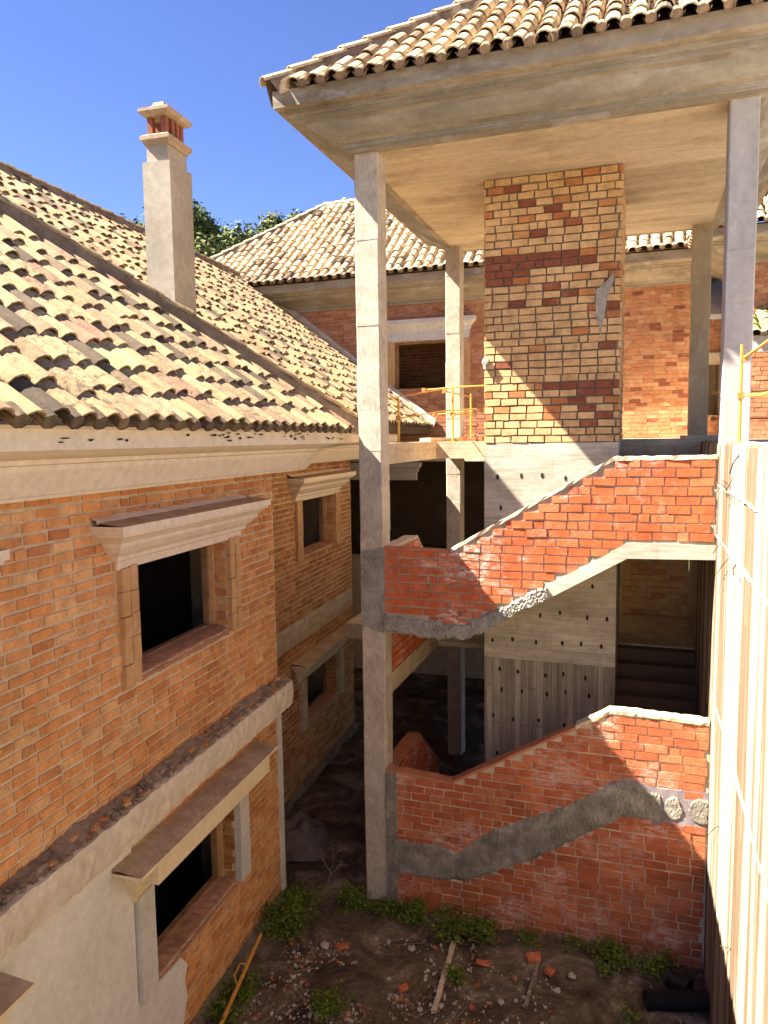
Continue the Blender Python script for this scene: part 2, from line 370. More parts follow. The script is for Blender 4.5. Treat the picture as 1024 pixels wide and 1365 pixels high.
def cap_line(mb, p0, p1, r=.095, ln=.36, lift=.07, mortar=.17, mi_t=0, mi_m=1, tone=None):
    """ridge or hip: a mortar fillet under a row of lapped cover tiles"""
    p0 = Vector(p0); p1 = Vector(p1); d = p1-p0; L = d.length; d.normalize()
    side = d.cross(Vector((0,0,1))).normalized(); up = side.cross(d).normalized()
    prof = [(-mortar,-.10),(-.075,lift+.02),(.075,lift+.02),(mortar,-.10)]
    n = max(2, int(L/.4)); vs = []
    for i in range(n+1):
        c = p0 + d*L*i/n
        for a, b in prof: vs.append(tuple(c + side*(a+R.uniform(-.014,.014)) + up*(b+R.uniform(-.012,.012))))
    fs = [(i*4+k, i*4+k+1, (i+1)*4+k+1, (i+1)*4+k) for i in range(n) for k in range(3)]
    mb.add(vs, fs, .3, mi_m)
    t = -.05
    while t < L:
        l = min(ln*1.15, L-t+.04); vs = []; tn_ = R.uniform(*(tone or (.12, 1)))
        sj = R.uniform(-.012, .012)
        for (tt, rr, hh) in ((t, r, .022), (t+l, r*.84, .0), (t, r-.014, .022)):
            c = p0 + d*tt
            for k in range(8):
                a = math.pi*k/7
                vs.append(tuple(c + side*(rr*math.cos(a)+sj) + up*(lift+hh+rr*.8*math.sin(a))))
        fs = [(k, k+1, 8+k+1, 8+k) for k in range(7)] + [(k+1, k, 16+k, 17+k) for k in range(7)]
        mb.add(vs, fs, tn_, mi_t); t += ln

# ------------------------------------------------------------------ frames
TH = math.radians(18.98-15.754)       # the left house stands a little askew to the stair tower
LX = Vector((math.cos(TH), math.sin(TH))); LY = Vector((-math.sin(TH), math.cos(TH)))
def UV(u, v, z=0): return (LX.x*u + LY.x*v, LX.y*u + LY.y*v, z)
TN = .77
U0, US = -3.90, -4.80                 # front wall plane and set-back wall plane
VC, VE = 8.65, 14.50

# ================================================================== GROUND, HILL
def ground():
    mb = MB(); n = 90; x0, x1, y0, y1 = -6.0, 1.2, -1.0, 17.5
    def h(x, y):
        e = min((x-x0)/.6, (x1-x)/.6, (y-y0)/.6, (y1-y)/.6, 1)
        return max(e,0)*(.035*math.sin(2.3*x+1.1*y)+.025*math.sin(5.1*y-3*x)+.015*math.sin(11*x+7*y)) + (max(e,0)*R.uniform(-.012,.012))
    nx, ny = 72, 180
    vs = [(x0+(x1-x0)*i/nx, y0+(y1-y0)*j/ny, h(x0+(x1-x0)*i/nx, y0+(y1-y0)*j/ny)) for j in range(ny+1) for i in range(nx+1)]
    fs = [(j*(nx+1)+i, j*(nx+1)+i+1, (j+1)*(nx+1)+i+1, (j+1)*(nx+1)+i) for j in range(ny) for i in range(nx)]
    mb.add(vs, fs)
    B = 400
    for (a,b,c,d) in ((-B,x0,-B,B),(x1,B,-B,B),(x0,x1,-B,y0),(x0,x1,y1,B)):
        mb.add([(a,c,0),(b,c,0),(b,d,0),(a,d,0)], [(0,1,2,3)])
    o = mb.build('ground', M['ground'], smooth=True); tag(o, 'dark damp soil of the yard scattered with pale grit', 'ground', kind='structure')
ground()
def hill():
    mb = MB(); n = 24
    vs = []; fs = []
    for j in range(n+1):
        for i in range(n+1):
            x = -130 + 220*i/n; y = 30 + 130*j/n
            z = 20*(1-math.exp(-(y-30)/14)) + 1.2*math.sin(x*.07)+.8*math.sin(y*.11) if j else -.5
            z *= min(1, max(0, (16-x)/28))
            vs.append((x,y,max(z,-.5)))
    for j in range(n):
        for i in range(n): fs.append((j*(n+1)+i, j*(n+1)+i+1, (j+1)*(n+1)+i+1, (j+1)*(n+1)+i))
    mb.add(vs, fs)
    tag(mb.build('hill', M['hill'], smooth=True), 'scrubby hillside rising behind the houses', 'hill', kind='structure')
hill()

# ================================================================== LEFT HOUSE
HO = UV(-6.5, 8, 0)
house = empty('brick_house', HO, TH, 'unfinished orange brick house with tiled hip roof, cream cornice and tall rendered chimney', 'house')
HORG = (-6.5, 8, 0)                    # house meshes are written in (u, v, z)
def hb(mb, name, mats, parent=None, **k):
    o = mb.build(name, mats, parent or house, HORG, **k)
    return o
# windows: (v0, v1, z0, z1)
WU = [(5.65,7.38,3.93,4.93), (1.62,3.35,3.93,4.93)]
WL = [(5.65,7.36,.98,1.97), (1.62,3.33,.98,1.97)]
SU = [(11.75,13.46,4.02,4.99)]; SL = [(11.72,13.44,1.05,1.92)]
mpF = lambda s, t, d: (U0 + d, s, t)
mpS = lambda s, t, d: (US + d, s, t)
mpR = lambda s, t, d: (s, VC + d, t)
def grid(lst, lo, hi, i, j): return sorted(set([lo, hi] + [w[i] for w in lst] + [w[j] for w in lst]))
def hit(lst): return lambda s, t: not any(w[0] < s < w[1] and w[2] < t < w[3] for w in lst)
mb = MB()
WF = WU + WL; WS = SU + SL
mb.wallgrid(grid(WF,-1.0,VC,0,1), grid(WF,-.2,5.64,2,3), hit(WF), mpF, -.30, -.001, mi=1)
mb.wallgrid(grid(WS,VC,VE,0,1), grid(WS,-.2,5.64,2,3), hit(WS), mpS, -.30, -.001, mi=1)
mb.box(US-.0, U0-.30, VC-.30, VC-.006, -.2, 5.57, mi=1)            # the short return
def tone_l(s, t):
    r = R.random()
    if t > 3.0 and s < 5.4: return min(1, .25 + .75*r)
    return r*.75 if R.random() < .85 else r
holes = [(w[0]-.03, w[1]+.03, w[2]-.03, w[3]) for w in WF] + [(-2, VC+.1, 2.60, 2.96)]
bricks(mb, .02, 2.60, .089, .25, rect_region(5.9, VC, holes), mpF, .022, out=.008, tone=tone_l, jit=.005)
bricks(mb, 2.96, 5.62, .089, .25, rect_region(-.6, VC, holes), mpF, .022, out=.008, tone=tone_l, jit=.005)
wall_o = hb(mb, 'wall', [M['brick_left'], M['mortar']])
mb = MB()
holes = [(w[0]-.03, w[1]+.03, w[2]-.03, w[3]) for w in WS] + [(VC, VE+.1, 2.58, 2.97)]
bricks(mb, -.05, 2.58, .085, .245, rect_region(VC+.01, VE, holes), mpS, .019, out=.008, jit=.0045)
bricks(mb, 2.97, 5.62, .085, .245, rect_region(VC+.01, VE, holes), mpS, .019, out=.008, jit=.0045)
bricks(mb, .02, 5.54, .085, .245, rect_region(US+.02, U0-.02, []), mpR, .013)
# recess beyond, back and side walls that close the house
mb.box(US-1.5, US-.30, VE-.30, VE, -.2, 5.57, mi=1)
mb.box(US-1.6, US-1.5, VE-.3, 18.2, -.2, 6.2, mi=1)
mpE = lambda s, t, d: (US-1.5+d, s, t)
bricks(mb, 0, 5.6, .085, .245, rect_region(VE, 18.1, []), mpE, .013)
mb.box(-13.2, -13.0, -1.0, 18.3, -.2, 6.3, mi=1)
mb.box(-13.0, U0-.30, -1.0, -.8, -.2, 5.57, mi=1)
mb.box(-13.0, US-1.6, 18.0, 18.2, -.2, 6.2, mi=1)
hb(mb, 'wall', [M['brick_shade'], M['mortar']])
mb = MB()
mb.box(-12.9, U0-.31, -.7, VC-.31, 2.66, 2.90); mb.box(-12.9, US-.31, VC-.31, VE-.31, 2.66, 2.90)
mb.box(-12.9, U0-.31, -.7, VC-.31, 5.60, 5.75); mb.box(-12.9, US-.31, VC-.31, VE-.31, 5.60, 5.75)
mb.box(-8.6, -8.5, -.7, VE-.4, -.1, 2.66); mb.box(-8.6, -8.5, -.7, VE-.4, 2.90, 5.60)
mb.box(-12.9, US-.31, 9.6, 9.7, -.1, 2.66); mb.box(-12.9, US-.31, 9.6, 9.7, 2.90, 5.60)
hb(mb, 'floor_slab', M['inside'])

# rough concrete ledge between the storeys
def rough_beam(mb, v0, v1, n, prof, j, mi=0, uc=U0):
    vs = []; k = len(prof)
    for i in range(n+1):
        v = v0 + (v1-v0)*i/n
        e = .0 if 0 < i < n else .02
        for (o, z) in prof:
            jj = j if o > .01 else 0
            vs.append((uc + o - e + R.uniform(-jj,jj), v + R.uniform(-.01,.01), z + R.uniform(-jj,jj)))
    fs = [(i*k+a, (i+1)*k+a, (i+1)*k+a+1, i*k+a+1) for i in range(n) for a in range(k-1)]
    fs += [list(range(k)), [n*k+a for a in range(k-1,-1,-1)]]
    mb.add(vs, fs, .5, mi)
mb = MB()
rough_beam(mb, -1.0, VC+.05, 150, [(0.0,2.62),(.10,2.625),(.205,2.64),(.215,2.74),(.215,2.86),(.20,2.935),(.10,2.945),(0,2.95)], .009)
ledge = hb(mb, 'ledge', M['ledge'])
mb = MB()                                   # dirt and brick crumbs lying along the ledge
n = 240; vs = []
for i in range(n+1):
    v = -.5 + (VC+.45)*i/n; w = .16 + .02*math.sin(v*3.1) + R.uniform(-.012,.012)
    hh = .028 + .012*math.sin(v*4.3) + .008*math.sin(v*11) + R.uniform(0,.012)
    for (o, z) in ((.012,2.955+hh*1.5),(.06,2.955+hh*1.1),(w*.7,2.952+hh*.55),(w,2.935)):
        vs.append((U0+o+R.uniform(-.006,.006) if o > .02 else U0+o, v, z+R.uniform(-.005,.005)))
mb.add(vs, [(i*4+a, (i+1)*4+a, (i+1)*4+a+1, i*4+a+1) for i in range(n) for a in range(3)], .5, 0)
for i in range(1300):
    v = R.uniform(1, VC); s = R.choice([.003,.004,.005,.006,.008,.01,.014,.022])*R.uniform(.8,1.2); o = R.uniform(.03,.18); a = R.uniform(0,3)
    z = 2.95 + .04*(1-o/.17) + s*.4
    mb.box(U0+o-s, U0+o+s, v-s*1.4, v+s*1.4, z-s*.6, z+s*.7, R.random(), 1 if R.random() < (.05 if s < .012 else .2) else 0, s*.45)
hb(mb, 'ledge_rubble', [M['rubble'], M['brick_left']], ledge)
tag(bpy.data.objects['ledge_rubble'], kind='stuff')
# smooth render over the lower left of the front wall, torn edge
mb = MB(); poly = [(-1.0,.0),(6.05,.02)]
for (v,z) in ((6.10,.25),(6.20,.45),(6.16,.62),(6.22,.78),(6.10,.9),(5.9,.95),(5.68,.965)): poly.append((v+R.uniform(-.02,.02), z+R.uniform(-.02,.02)))
poly += [(5.64,.985),(5.40,.985),(5.40,2.63),(-1.0,2.63)]
mb.prism(poly, mpF, -.004, .024); hb(mb, 'render_coat', M['render'])
mb = MB(); mb.box(U0-.002, U0+.03, VC-.09, VC-.005, .10, 2.62); mb.box(U0-.1, U0+.03, VC-.005, VC+.03, .10, 2.62); hb(mb, 'corner_bead', M['greystrip'])
mb = MB(); rough_beam(mb, VC, VE-.02, 40, [(0,2.585),(.022,2.585),(.026,2.78),(.022,2.965),(0,2.965)], .004, uc=US); hb(mb, 'concrete_belt', M['beam'])
mb = MB(); rough_beam(mb, VC, VE, 60, [(0,-.1),(.10,-.1),(.12,.05),(.05,.10),(0,.11)], .02, uc=US)
rough_beam(mb, 4.5, VC, 60, [(0,-.1),(.08,-.1),(.07,.05),(.03,.10),(0,.11)], .02, uc=U0); hb(mb, 'footing', M['footing'])

# cornice with its stepped mouldings
mb = MB()
CPROF = [(.0,5.625),(.32,5.632),(.335,5.655),(.35,5.665),(.47,5.83),(.475,5.865),(.545,5.875),(.55,5.905),(.61,5.91),(.70,5.93),(.77,5.955),(.80,5.965),(.81,6.09),(.845,6.10),(.85,6.137),(.0,6.14)]
mb.sweep([(US-3,-1.0),(U0,-1.0),(U0,VC),(US,VC),(US,VE),(US-2,VE)], CPROF)
corn = hb(mb, 'cornice', M['cornice'])
mb = MB()                                  # blistered paint: bare dark flakes below the tiles
for i in range(46):
    v = R.choice([R.uniform(3.5,9.2), R.uniform(5.5,8.0), R.uniform(7.5,9.3)]); z = R.uniform(6.01,6.085); w = R.uniform(.015,.06); h = R.uniform(.004,.012)
    pts = [(v-w,z),(v-w*.4,z-h),(v+w*.3,z-h*.6),(v+w,z+h*.3),(v+w*.4,z+h),(v-w*.5,z+h*.7)]
    mb.add([(U0+.8125+.0025, a, b) for a, b in pts], [list(range(6))])
tag(hb(mb, 'paint_flakes', M['hole'], corn), kind='stuff')

# roof
mb = MB()
EF, VN, VF = -3.02, -1.1, 9.30; RUN = (VF-VN)/2
tile_face(mb, (EF,VN,6.14), (0,1,0), (-1,0,0), VF-VN, RUN, TN, lambda s, r: r+.12 < s < VF-VN-r-.12)
AP = (EF-RUN, (VN+VF)/2, 6.14+TN*RUN)
ER, VR0, VR1 = -3.93, 4.0, 18.22; RUNR = 5.05
zr = 6.33 + TN*RUNR
tile_face(mb, (ER,VR0,6.33), (0,1,0), (-1,0,0), VR1-VR0, RUNR, TN, lambda s, r: s+VR0 > 9.25-r+.15 and s+VR0 < VR1 + .056*(r))
tile_face(mb, (EF-RUN-.0,VF,6.14), (1,0,0), (0,-1,0), RUN, RUN, TN, lambda s, r: s < RUN-r-.12 and s > r*.98-.2)
D = -.012
mb.add([(EF,VN,6.14+D),(EF,VF,6.14+D),AP], [(0,1,2)], .3, 1)
mb.add([(EF,VF,6.14+D),(EF-9,VF,6.14+D),(EF-9,AP[1],AP[2]),AP], [(0,1,2,3)], .3, 1)
mb.add([(EF,VN,6.14+D),AP,(EF-9,AP[1],AP[2]),(EF-9,VN,6.14+D)], [(0,1,2,3)], .3, 1)
mb.add([(ER,VR0+3,6.33+D),(ER,VR1,6.33+D),(ER-RUNR,VR1+.25,zr+D),(ER-RUNR,VR0+3,zr+D)], [(0,1,2,3)], .3, 1)
mb.add([(ER-RUNR,VR0-5,zr+D),(ER-RUNR,VR1+.25,zr+D),(ER-2*RUNR,VR1+.3,6.33+D),(ER-2*RUNR,VR0-5,6.33+D)], [(0,1,2,3)], .3, 1)
mb.add([(ER,VR0+3,6.33+D-.03),(ER,VR1,6.33+D-.03),(ER,VR1,6.12),(ER,VR0+3,6.12)], [(0,1,2,3)], .3, 1)
mb.add([(EF+.02,VN,6.11),(EF+.02,VF,6.11),(EF-6,VF,6.11),(EF-6,VN,6.11)], [(0,1,2,3)], .3, 1)
mb.add([(ER+.02,VF-1,6.115),(ER+.02,VE,6.115),(ER-4,VE,6.115),(ER-4,VF-1,6.115)], [(0,1,2,3)], .3, 1)
mb.add([(ER+.02,VE,6.115),(ER+.02,VR1,6.115),(ER-4,VR1,6.115),(ER-4,VE,6.115)], [(0,1,2,3)], .3, 1)
roof = hb(mb, 'roof', [M['tile'], M['deck']], smooth=False)
mb = MB()
cap_line(mb, (EF+.02,VF+.02,6.15), (AP[0],AP[1],AP[2]+.03), lift=.10)
cap_line(mb, (EF+.02,VN-.02,6.15), (AP[0],AP[1],AP[2]+.03), lift=.10)
hb(mb, 'hip_cap', [M['tile'], M['hipmortar']], roof)
mb = MB(); cap_line(mb, (ER-RUNR,VR1+.3,zr+.02), (ER-RUNR,3.0,zr+.02), lift=.09); hb(mb, 'ridge_cap', [M['tile'], M['hipmortar']], roof)
mb = MB()                                   # grey flashing where the roof dies into the far house
vs = []
for i in range(31):
    r = -.15 + 5.0*i/30; z = 6.36 + TN*r; v = VR1 - .02 + .056*r
    for (dv, dz) in ((-.22,.03),(-.16,.11),(-.05,.15),(.0,.24)): vs.append((ER-r, v+dv+R.uniform(-.03,.03)*(dv<-.05), z+dz+R.uniform(-.015,.015)))
mb.add(vs, [(i*4+a, (i+1)*4+a, (i+1)*4+a+1, i*4+a+1) for i in range(30) for a in range(3)])
hb(mb, 'flashing', M['column'], roof)

# chimney
cu0, cu1, cv0, cv1 = -5.80, -5.40, 9.03, 9.60
mb = MB(); mb.box(cu0, cu1, cv0, cv1, 6.4, 9.69, j=.006)
mb.box(cu0+.045, cu1-.045, cv0+.045, cv1-.045, 9.69, 9.93)
chim = hb(mb, 'chimney', M['chimney'])
mb = MB(); q = .045
rect = [(cu0+q,cv0+q),(cu1-q,cv0+q),(cu1-q,cv1-q),(cu0+q,cv1-q)]
mb.sweep(rect, [(0,9.91),(.02,9.91),(.035,9.95),(.06,9.97),(.06,10.02),(-.01,10.06),(-.10,10.06)], True)
mb.add([(a,b,10.058) for a,b in rect], [(0,1,2,3)])
mb.sweep(rect, [(-.1,10.275),(-.01,10.275),(.05,10.30),(.065,10.33),(.065,10.37),(-.04,10.42),(-.07,10.44),(-.08,10.48),(-.13,10.50)], True)
mb.add([(a,b,10.276) for a,b in rect], [(3,2,1,0)])
mb.add([(cu0+q+.13,cv0+q+.13,10.50),(cu1-q-.13,cv0+q+.13,10.50),(cu1-q-.13,cv1-q-.13,10.50),(cu0+q+.13,cv1-q-.13,10.50)], [(0,1,2,3)])
hb(mb, 'chimney_cap', M['chim_trim'], chim)
for (a, b) in ((cu0+.06,cv0+.06),(cu1-.14,cv0+.06),(cu0+.06,cv1-.14),(cu1-.14,cv1-.14),(cu1-.13,(cv0+cv1)/2-.09),(cu1-.13,(cv0+cv1)/2+.03),(cu0+.06,(cv0+cv1)/2-.03)):
    mb = MB(); mb.box(a, a+.075, b, b+.075, 10.055, 10.278); hb(mb, 'flue_pier', M['chim_brick'], chim)

# windows
def hood_upper(mb, wc, v0, v1, z):
    prof = [(-.02,z),(.035,z),(.04,z+.07),(.075,z+.085),(.08,z+.12),(.135,z+.165),(.18,z+.22),(.185,z+.25),(.24,z+.295),(.275,z+.315),(.28,z+.335),(.30,z+.34),(.30,z+.405)]
    mb.sweep([(wc-.15,v0),(wc,v0),(wc,v1),(wc-.15,v1)], prof)
    mb.add([(wc+.30,v0-.30,z+.405),(wc+.30,v1+.30,z+.405),(wc-.01,v1+.30,z+.44),(wc-.01,v0-.30,z+.44)], [(0,1,2,3)], .5, 1)
    mb.add([(wc+.035,v0,z+.0005),(wc+.035,v1,z+.0005),(wc-.02,v1,z+.0005),(wc-.02,v0,z+.0005)], [(0,3,2,1)], .5, 0)
    n = 30; vs = []                        # cream mortar left along the wall above
    for i in range(n+1):
        v = v0-.30+(v1-v0+.45)*i/n; h = .02+R.uniform(0,.02)
        vs += [(wc+.005,v,z+.44+h),(wc+.05+R.uniform(0,.02),v,z+.445),(wc+.05,v,z+.42)]
    mb.add(vs, [(i*3+a, (i+1)*3+a, (i+1)*3+a+1, i*3+a+1) for i in range(n) for a in range(2)], .5, 0)
def hood_lower(mb, wc, v0, v1, z, step=False):
    if step: prof = [(-.02,z),(.05,z),(.05,z+.07),(.09,z+.08),(.09,z+.13),(.13,z+.14),(.14,z+.20),(.20,z+.23),(.20,z+.27),(.25,z+.29),(.27,z+.36)]; o, t = .27, z+.36
    else:
        prof = [(-.02,z),(.05,z),(.055,z+.07),(.085,z+.075),(.09,z+.14),(.13,z+.15),(.135,z+.22),(.18,z+.24),(.19,z+.31),(.23,z+.325),(.24,z+.385),(.32,z+.395),(.32,z+.425)]; o, t = .32, z+.425
        mb.box(wc-.01, wc+.316, v0-.075, v1+.075, z+.215, z+.392, j=.003)
    mb.sweep([(wc-.15,v0),(wc,v0),(wc,v1),(wc-.15,v1)], prof)
    mb.add([(wc+o,v0-o,t),(wc+o,v1+o,t),(wc-.01,v1+o,t+.035),(wc-.01,v0-o,t+.035)], [(0,1,2,3)], .5, 1)
def window(w, wc, hoodf, hmat, smat, lab=None, sw=.235, so=.055, sdrop=.0):
    v0, v1, z0, z1 = w
    mb = MB()                              # inner wooden subframe
    d0, d1 = wc-.27, wc-.20
    mb.box(d0,d1,v0,v0+.05,z0,z1); mb.box(d0,d1,v1-.07,v1,z0,z1); mb.box(d0,d1,v0+.05,v1-.07,z0,z0+.06); mb.box(d0,d1,v0+.05,v1-.07,z1-.05,z1)
    mb.box(d1,d1+.05,v1-.035,v1-.002,z0+.02,z1-.02, mi=1)
    win = hb(mb, 'window', [M['wood'], M['strip']])
    mb = MB(); hoodf(mb); hb(mb, 'hood', [hmat, M['hood_top']], win)
    for (a, b) in ((v0-sw, v0), (v1, v1+sw)):
        mb = MB(); n = 9
        if smat is M['strip']:
            for (p, q) in ((a, (a+b)/2-.004), ((a+b)/2+.004, b)):
                z = z0 - .03
                while z < z1-.02:
                    h = R.uniform(.18,.26); h = min(h, z1+.02-z)
                    mb.box(wc-.002, wc+so+R.uniform(-.006,.006), p, q, z+.003, z+h-.003, j=.002); z += h
        else: mb.box(wc-.002, wc+so+.02, a, b, z0-.01+sdrop, z1+.02, j=.003)
        hb(mb, 'jamb_strip', smat, win)
    mb = MB(); n = 30; vs = []
    for i in range(n+1):
        v = v0+.003 + (v1-v0-.006)*i/n
        for (du, dz) in ((-.20,.05),(-.10,.035),(-.02,.01),(.012,-.02),(.006,-.06)):
            vs.append((wc+du, v, z0+dz+R.uniform(-.009,.009)))
    mb.add(vs, [(i*5+a, (i+1)*5+a, (i+1)*5+a+1, i*5+a+1) for i in range(n) for a in range(4)])
    hb(mb, 'sill', M['sillm'], win)
    mb = MB(); mpJ = lambda s, t, d: (s, v1 - d, t)      # brick reveal on the visible jamb
    bricks(mb, z0+.03, z1, .085, .245, rect_region(wc-.19, wc+.004, []), mpJ, .012, out=.012, half=.1)
    hb(mb, 'reveal', M['brick_left'] if smat is M['strip'] else M['brick_shade'], win)
M['sillm'] = m_brick('broken_brick_sill', [(0,(.34,.16,.09)),(1,(.46,.24,.14))], dirt=.7, dirtcol=(.36,.30,.23))
for w in WU: window(w, U0, lambda mb, w=w: hood_upper(mb, U0, w[0]-.235, w[1]+.26, w[3]), M['hood'], M['strip'])
for w in WL: window(w, U0, lambda mb, w=w: hood_lower(mb, U0, w[0]-.22, w[1]+.22, w[3]), M['hood_low'], M['greystrip'])
for w in SU: window(w, US, lambda mb, w=w: hood_upper(mb, US, w[0]-.22, w[1]+.22, w[3]), M['hood'], M['strip'])
for w in SL: window(w, US, lambda mb, w=w: hood_lower(mb, US, w[0]-.22, w[1]+.22, w[3], True), M['hood'], M['beam'])

# ================================================================== STAIR TOWER
TO = (-1.1, 11, 0)
tower = empty('stair_tower', TO, 0, 'open concrete stair tower with straw brick core and red brick parapets under a hip roof', 'stair tower')
def tb(mb, name, mats, parent=None, **k): return mb.build(name, mats, parent or tower, TO, **k)
YF, YC, YS, YB = 8.66, 10.12, 11.3, 13.3
CX0, CX1 = -2.02, -.27
XR = .79
def column(x0, x1, y0, y1, z0, z1, mat):
    mb = MB(); n = max(2, int((z1-z0)/.5)); vs = []
    c = .012
    ring = [(x0+c,y0),(x1-c,y0),(x1,y0+c),(x1,y1-c),(x1-c,y1),(x0+c,y1),(x0,y1-c),(x0,y0+c)]
    for i in range(n):              # one lift of formwork after another, never quite flush
        a, b = R.uniform(-.004,.004), R.uniform(-.004,.004)
        for z in (z0+(z1-z0)*i/n, z0+(z1-z0)*(i+1)/n - .003):
            for (x,y) in ring: vs.append((x+a+R.uniform(-.002,.002), y+b+R.uniform(-.002,.002), z))
    n = n*2-1
    fs = [(i*8+k, i*8+(k+1)%8, (i+1)*8+(k+1)%8, (i+1)*8+k) for i in range(n) for k in range(8)] + [list(range(7,-1,-1)), [n*8+k for k in range(8)]]
    mb.add(vs, fs); return tb(mb, 'column', mat)
column(-3.30,-3.0,YF,YF+.30,-.2,9.40,M['column'])
column(.80,1.08,YF+.01,YF+.30,5.90,9.40,M['column_blue'])
column(-3.36,-3.09,YB,YB+.30,-.2,9.40,M['column'])
column(.74,1.03,YB+.1,YB+.40,5.95,9.40,M['column_brown'])
column(-3.36,-3.09,17.0,17.3,-.2,5.7,M['column'])
# soffit slab
OV = .70
mb = MB(); mb.box(-3.28,1.06,YF+.02,13.68,9.39,9.62); tb(mb, 'ceiling', M['soffit'])
rect = [(-3.30,YF),(1.08,YF),(1.08,13.70),(-3.30,13.70)]
mb = MB()
mb.sweep(rect, [(-.05,9.386),(.05,9.386),(.05,9.43),(.10,9.43),(.10,9.465),(.15,9.47),(.155,9.495),(.25,9.52),(.36,9.565),(.42,9.61),(.425,9.655),(.51,9.656),(.51,9.69),(.59,9.691),(.59,9.735),(.695,9.737),(OV,9.918),(.3,9.92)], True)
tcor = tb(mb, 'cornice', M['cornice_grey'])
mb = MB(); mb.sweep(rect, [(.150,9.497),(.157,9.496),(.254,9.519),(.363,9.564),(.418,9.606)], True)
for seg in ([(.054,9.428),(.0985,9.428)], [(.109,9.4635),(.147,9.467)], [(.432,9.654),(.508,9.654)], [(.518,9.688),(.588,9.689)], [(.512,9.660),(.512,9.688)], [(.102,9.433),(.102,9.464)]): mb.sweep(rect, seg, True)  # dark lines on the cornice steps, recess shade painted as grey
tb(mb, 'cove_and_shade', M['cove_and_shade'], tcor)
# roof
ex0, ex1, ey0, ey1 = -4.01, 1.79, 7.965, 14.41; ze = 9.925; RT = (ex1-ex0)/2
mb = MB()
W1, W2 = ex1-ex0, ey1-ey0
cl = lambda W: (lambda s, r: r+.10 < s < W-r-.10)
tile_face(mb, (ex0,ey0,ze), (1,0,0), (0,1,0), W1, RT, TN, cl(W1))
tile_face(mb, (ex0,ey0,ze), (0,1,0), (1,0,0), W2, RT, TN, cl(W2))
tile_face(mb, (ex1,ey0,ze), (0,1,0), (-1,0,0), W2, RT, TN, cl(W2))
tile_face(mb, (ex0,ey1,ze), (1,0,0), (0,-1,0), W1, RT, TN, cl(W1))
xm = (ex0+ex1)/2; za = ze+TN*RT; A1 = (xm,ey0+RT,za); A2 = (xm,ey1-RT,za)
for q in (((ex0,ey0),(ex1,ey0),A1),((ex1,ey0),(ex1,ey1),A2,A1),((ex1,ey1),(ex0,ey1),A2),((ex0,ey1),(ex0,ey0),A1,A2)):
    pts = [(p[0],p[1],ze-.012) if len(p) == 2 else (p[0],p[1],p[2]-.012) for p in q]; mb.add(pts, [list(range(len(pts)))], .3, 1)
mb.add([(ex0+.03,ey0+.03,9.91),(ex1-.03,ey0+.03,9.91),(ex1-.03,ey1-.03,9.91),(ex0+.03,ey1-.03,9.91)], [(3,2,1,0)], .3, 1)
troof = tb(mb, 'roof', [M['tile_pale'], M['deck']])
mb = MB()
for (a, b) in (((ex0,ey0,ze),A1),((ex1,ey0,ze),A1),((ex0,ey1,ze),A2),((ex1,ey1,ze),A2),(A1,A2)): cap_line(mb, a, b, lift=.08, tone=(.3,.8))
tb(mb, 'hip_cap', [M['tile_pale'], M['hipmortar']], troof)
# concrete core with brick panel
mb = MB(); mb.box(CX0,CX1,YC,11.9,2.95,5.93); core = tb(mb, 'core_wall', M['core'])
mb = MB(); mb.box(CX0,CX1,YC+.003,11.9,-.2,2.945, mi=0); core2 = tb(mb, 'core_wall', M['core_low'])
mb = MB()
for z, n, ph in ((5.475,6,.17),(5.03,5,.2),(4.55,6,.1),(4.05,6,.22),(3.62,6,.15),(3.22,6,.12),(2.79,6,.2),(2.52,6,.25),(2.1,6,.15),(1.6,6,.2)):
    for i in range(n):
        x = CX0+ph+(CX1-CX0-.25)*i/(n-1) + R.uniform(-.05,.05)
        if x > CX1-.08: continue
        zz = z+R.uniform(-.03,.03); a = .016+R.uniform(0,.006); b = .03+R.uniform(0,.012)
        mb = MB(); mb.add([(x+a*math.cos(k*.785), YC-.004, zz+b*math.sin(k*.785)) for k in range(8)], [list(range(8))]); tb(mb, 'tie_hole', M['hole'], core if z > 2.94 else core2)
mb = MB(); mb.box(CX0+.02,CX1-.02,YC+.022,11.9,5.93,9.388, mi=1)
mpC = lambda s, t, d: (s, YC - d, t)
mpCr = lambda s, t, d: (CX1 + d, s, t)
mpCl = lambda s, t, d: (CX0 - d, s, t)
def tone_p(s, t):
    fx = (s-CX0)/(CX1-CX0); r = R.random()
    if 8.18 < t < 8.42 and fx < .78: return R.uniform(.88,1) if r < .85 else r*.8
    if 8.05 < t < 8.2 and fx < .2: return R.uniform(.88,1)
    if 6.2 < t < 6.75 and fx > .42: return r if r < .45 else R.uniform(.75,1)
    if t < 6.6 and r < .8: return r*.65
    return r*.72 if r < .85 else R.uniform(.6,1)
bricks(mb, 5.935, 9.385, .0985, .222, rect_region(CX0, CX1, []), mpC, .019, out=.004, tone=tone_p, half=.35, jit=.0045, dep=.034)
bricks(mb, 5.935, 9.385, .0985, .222, rect_region(YC+.01, 11.9, []), mpCr, .014, out=.004, tone=lambda s, t: R.uniform(0,.7), half=.9)
bricks(mb, 5.935, 9.385, .0985, .222, rect_region(YC+.01, 11.9, []), mpCl, .014, out=.004, tone=tone_p, half=.9)
pan = tb(mb, 'brick_panel', [M['brick_panel'], M['mortar_joint_shade']])
mb = MB()                                   # grey mortar smear on the panel
pts = [(-.58,7.86),(-.50,7.92),(-.42,8.0),(-.36,8.08),(-.35,8.0),(-.40,7.85),(-.44,7.72),(-.47,7.55),(-.50,7.42),(-.51,7.2),(-.53,7.42),(-.57,7.5),(-.58,7.7)]
mb.prism(pts, mpC, .0, .014)
tb(mb, 'mortar_patch', M['rough'], pan)
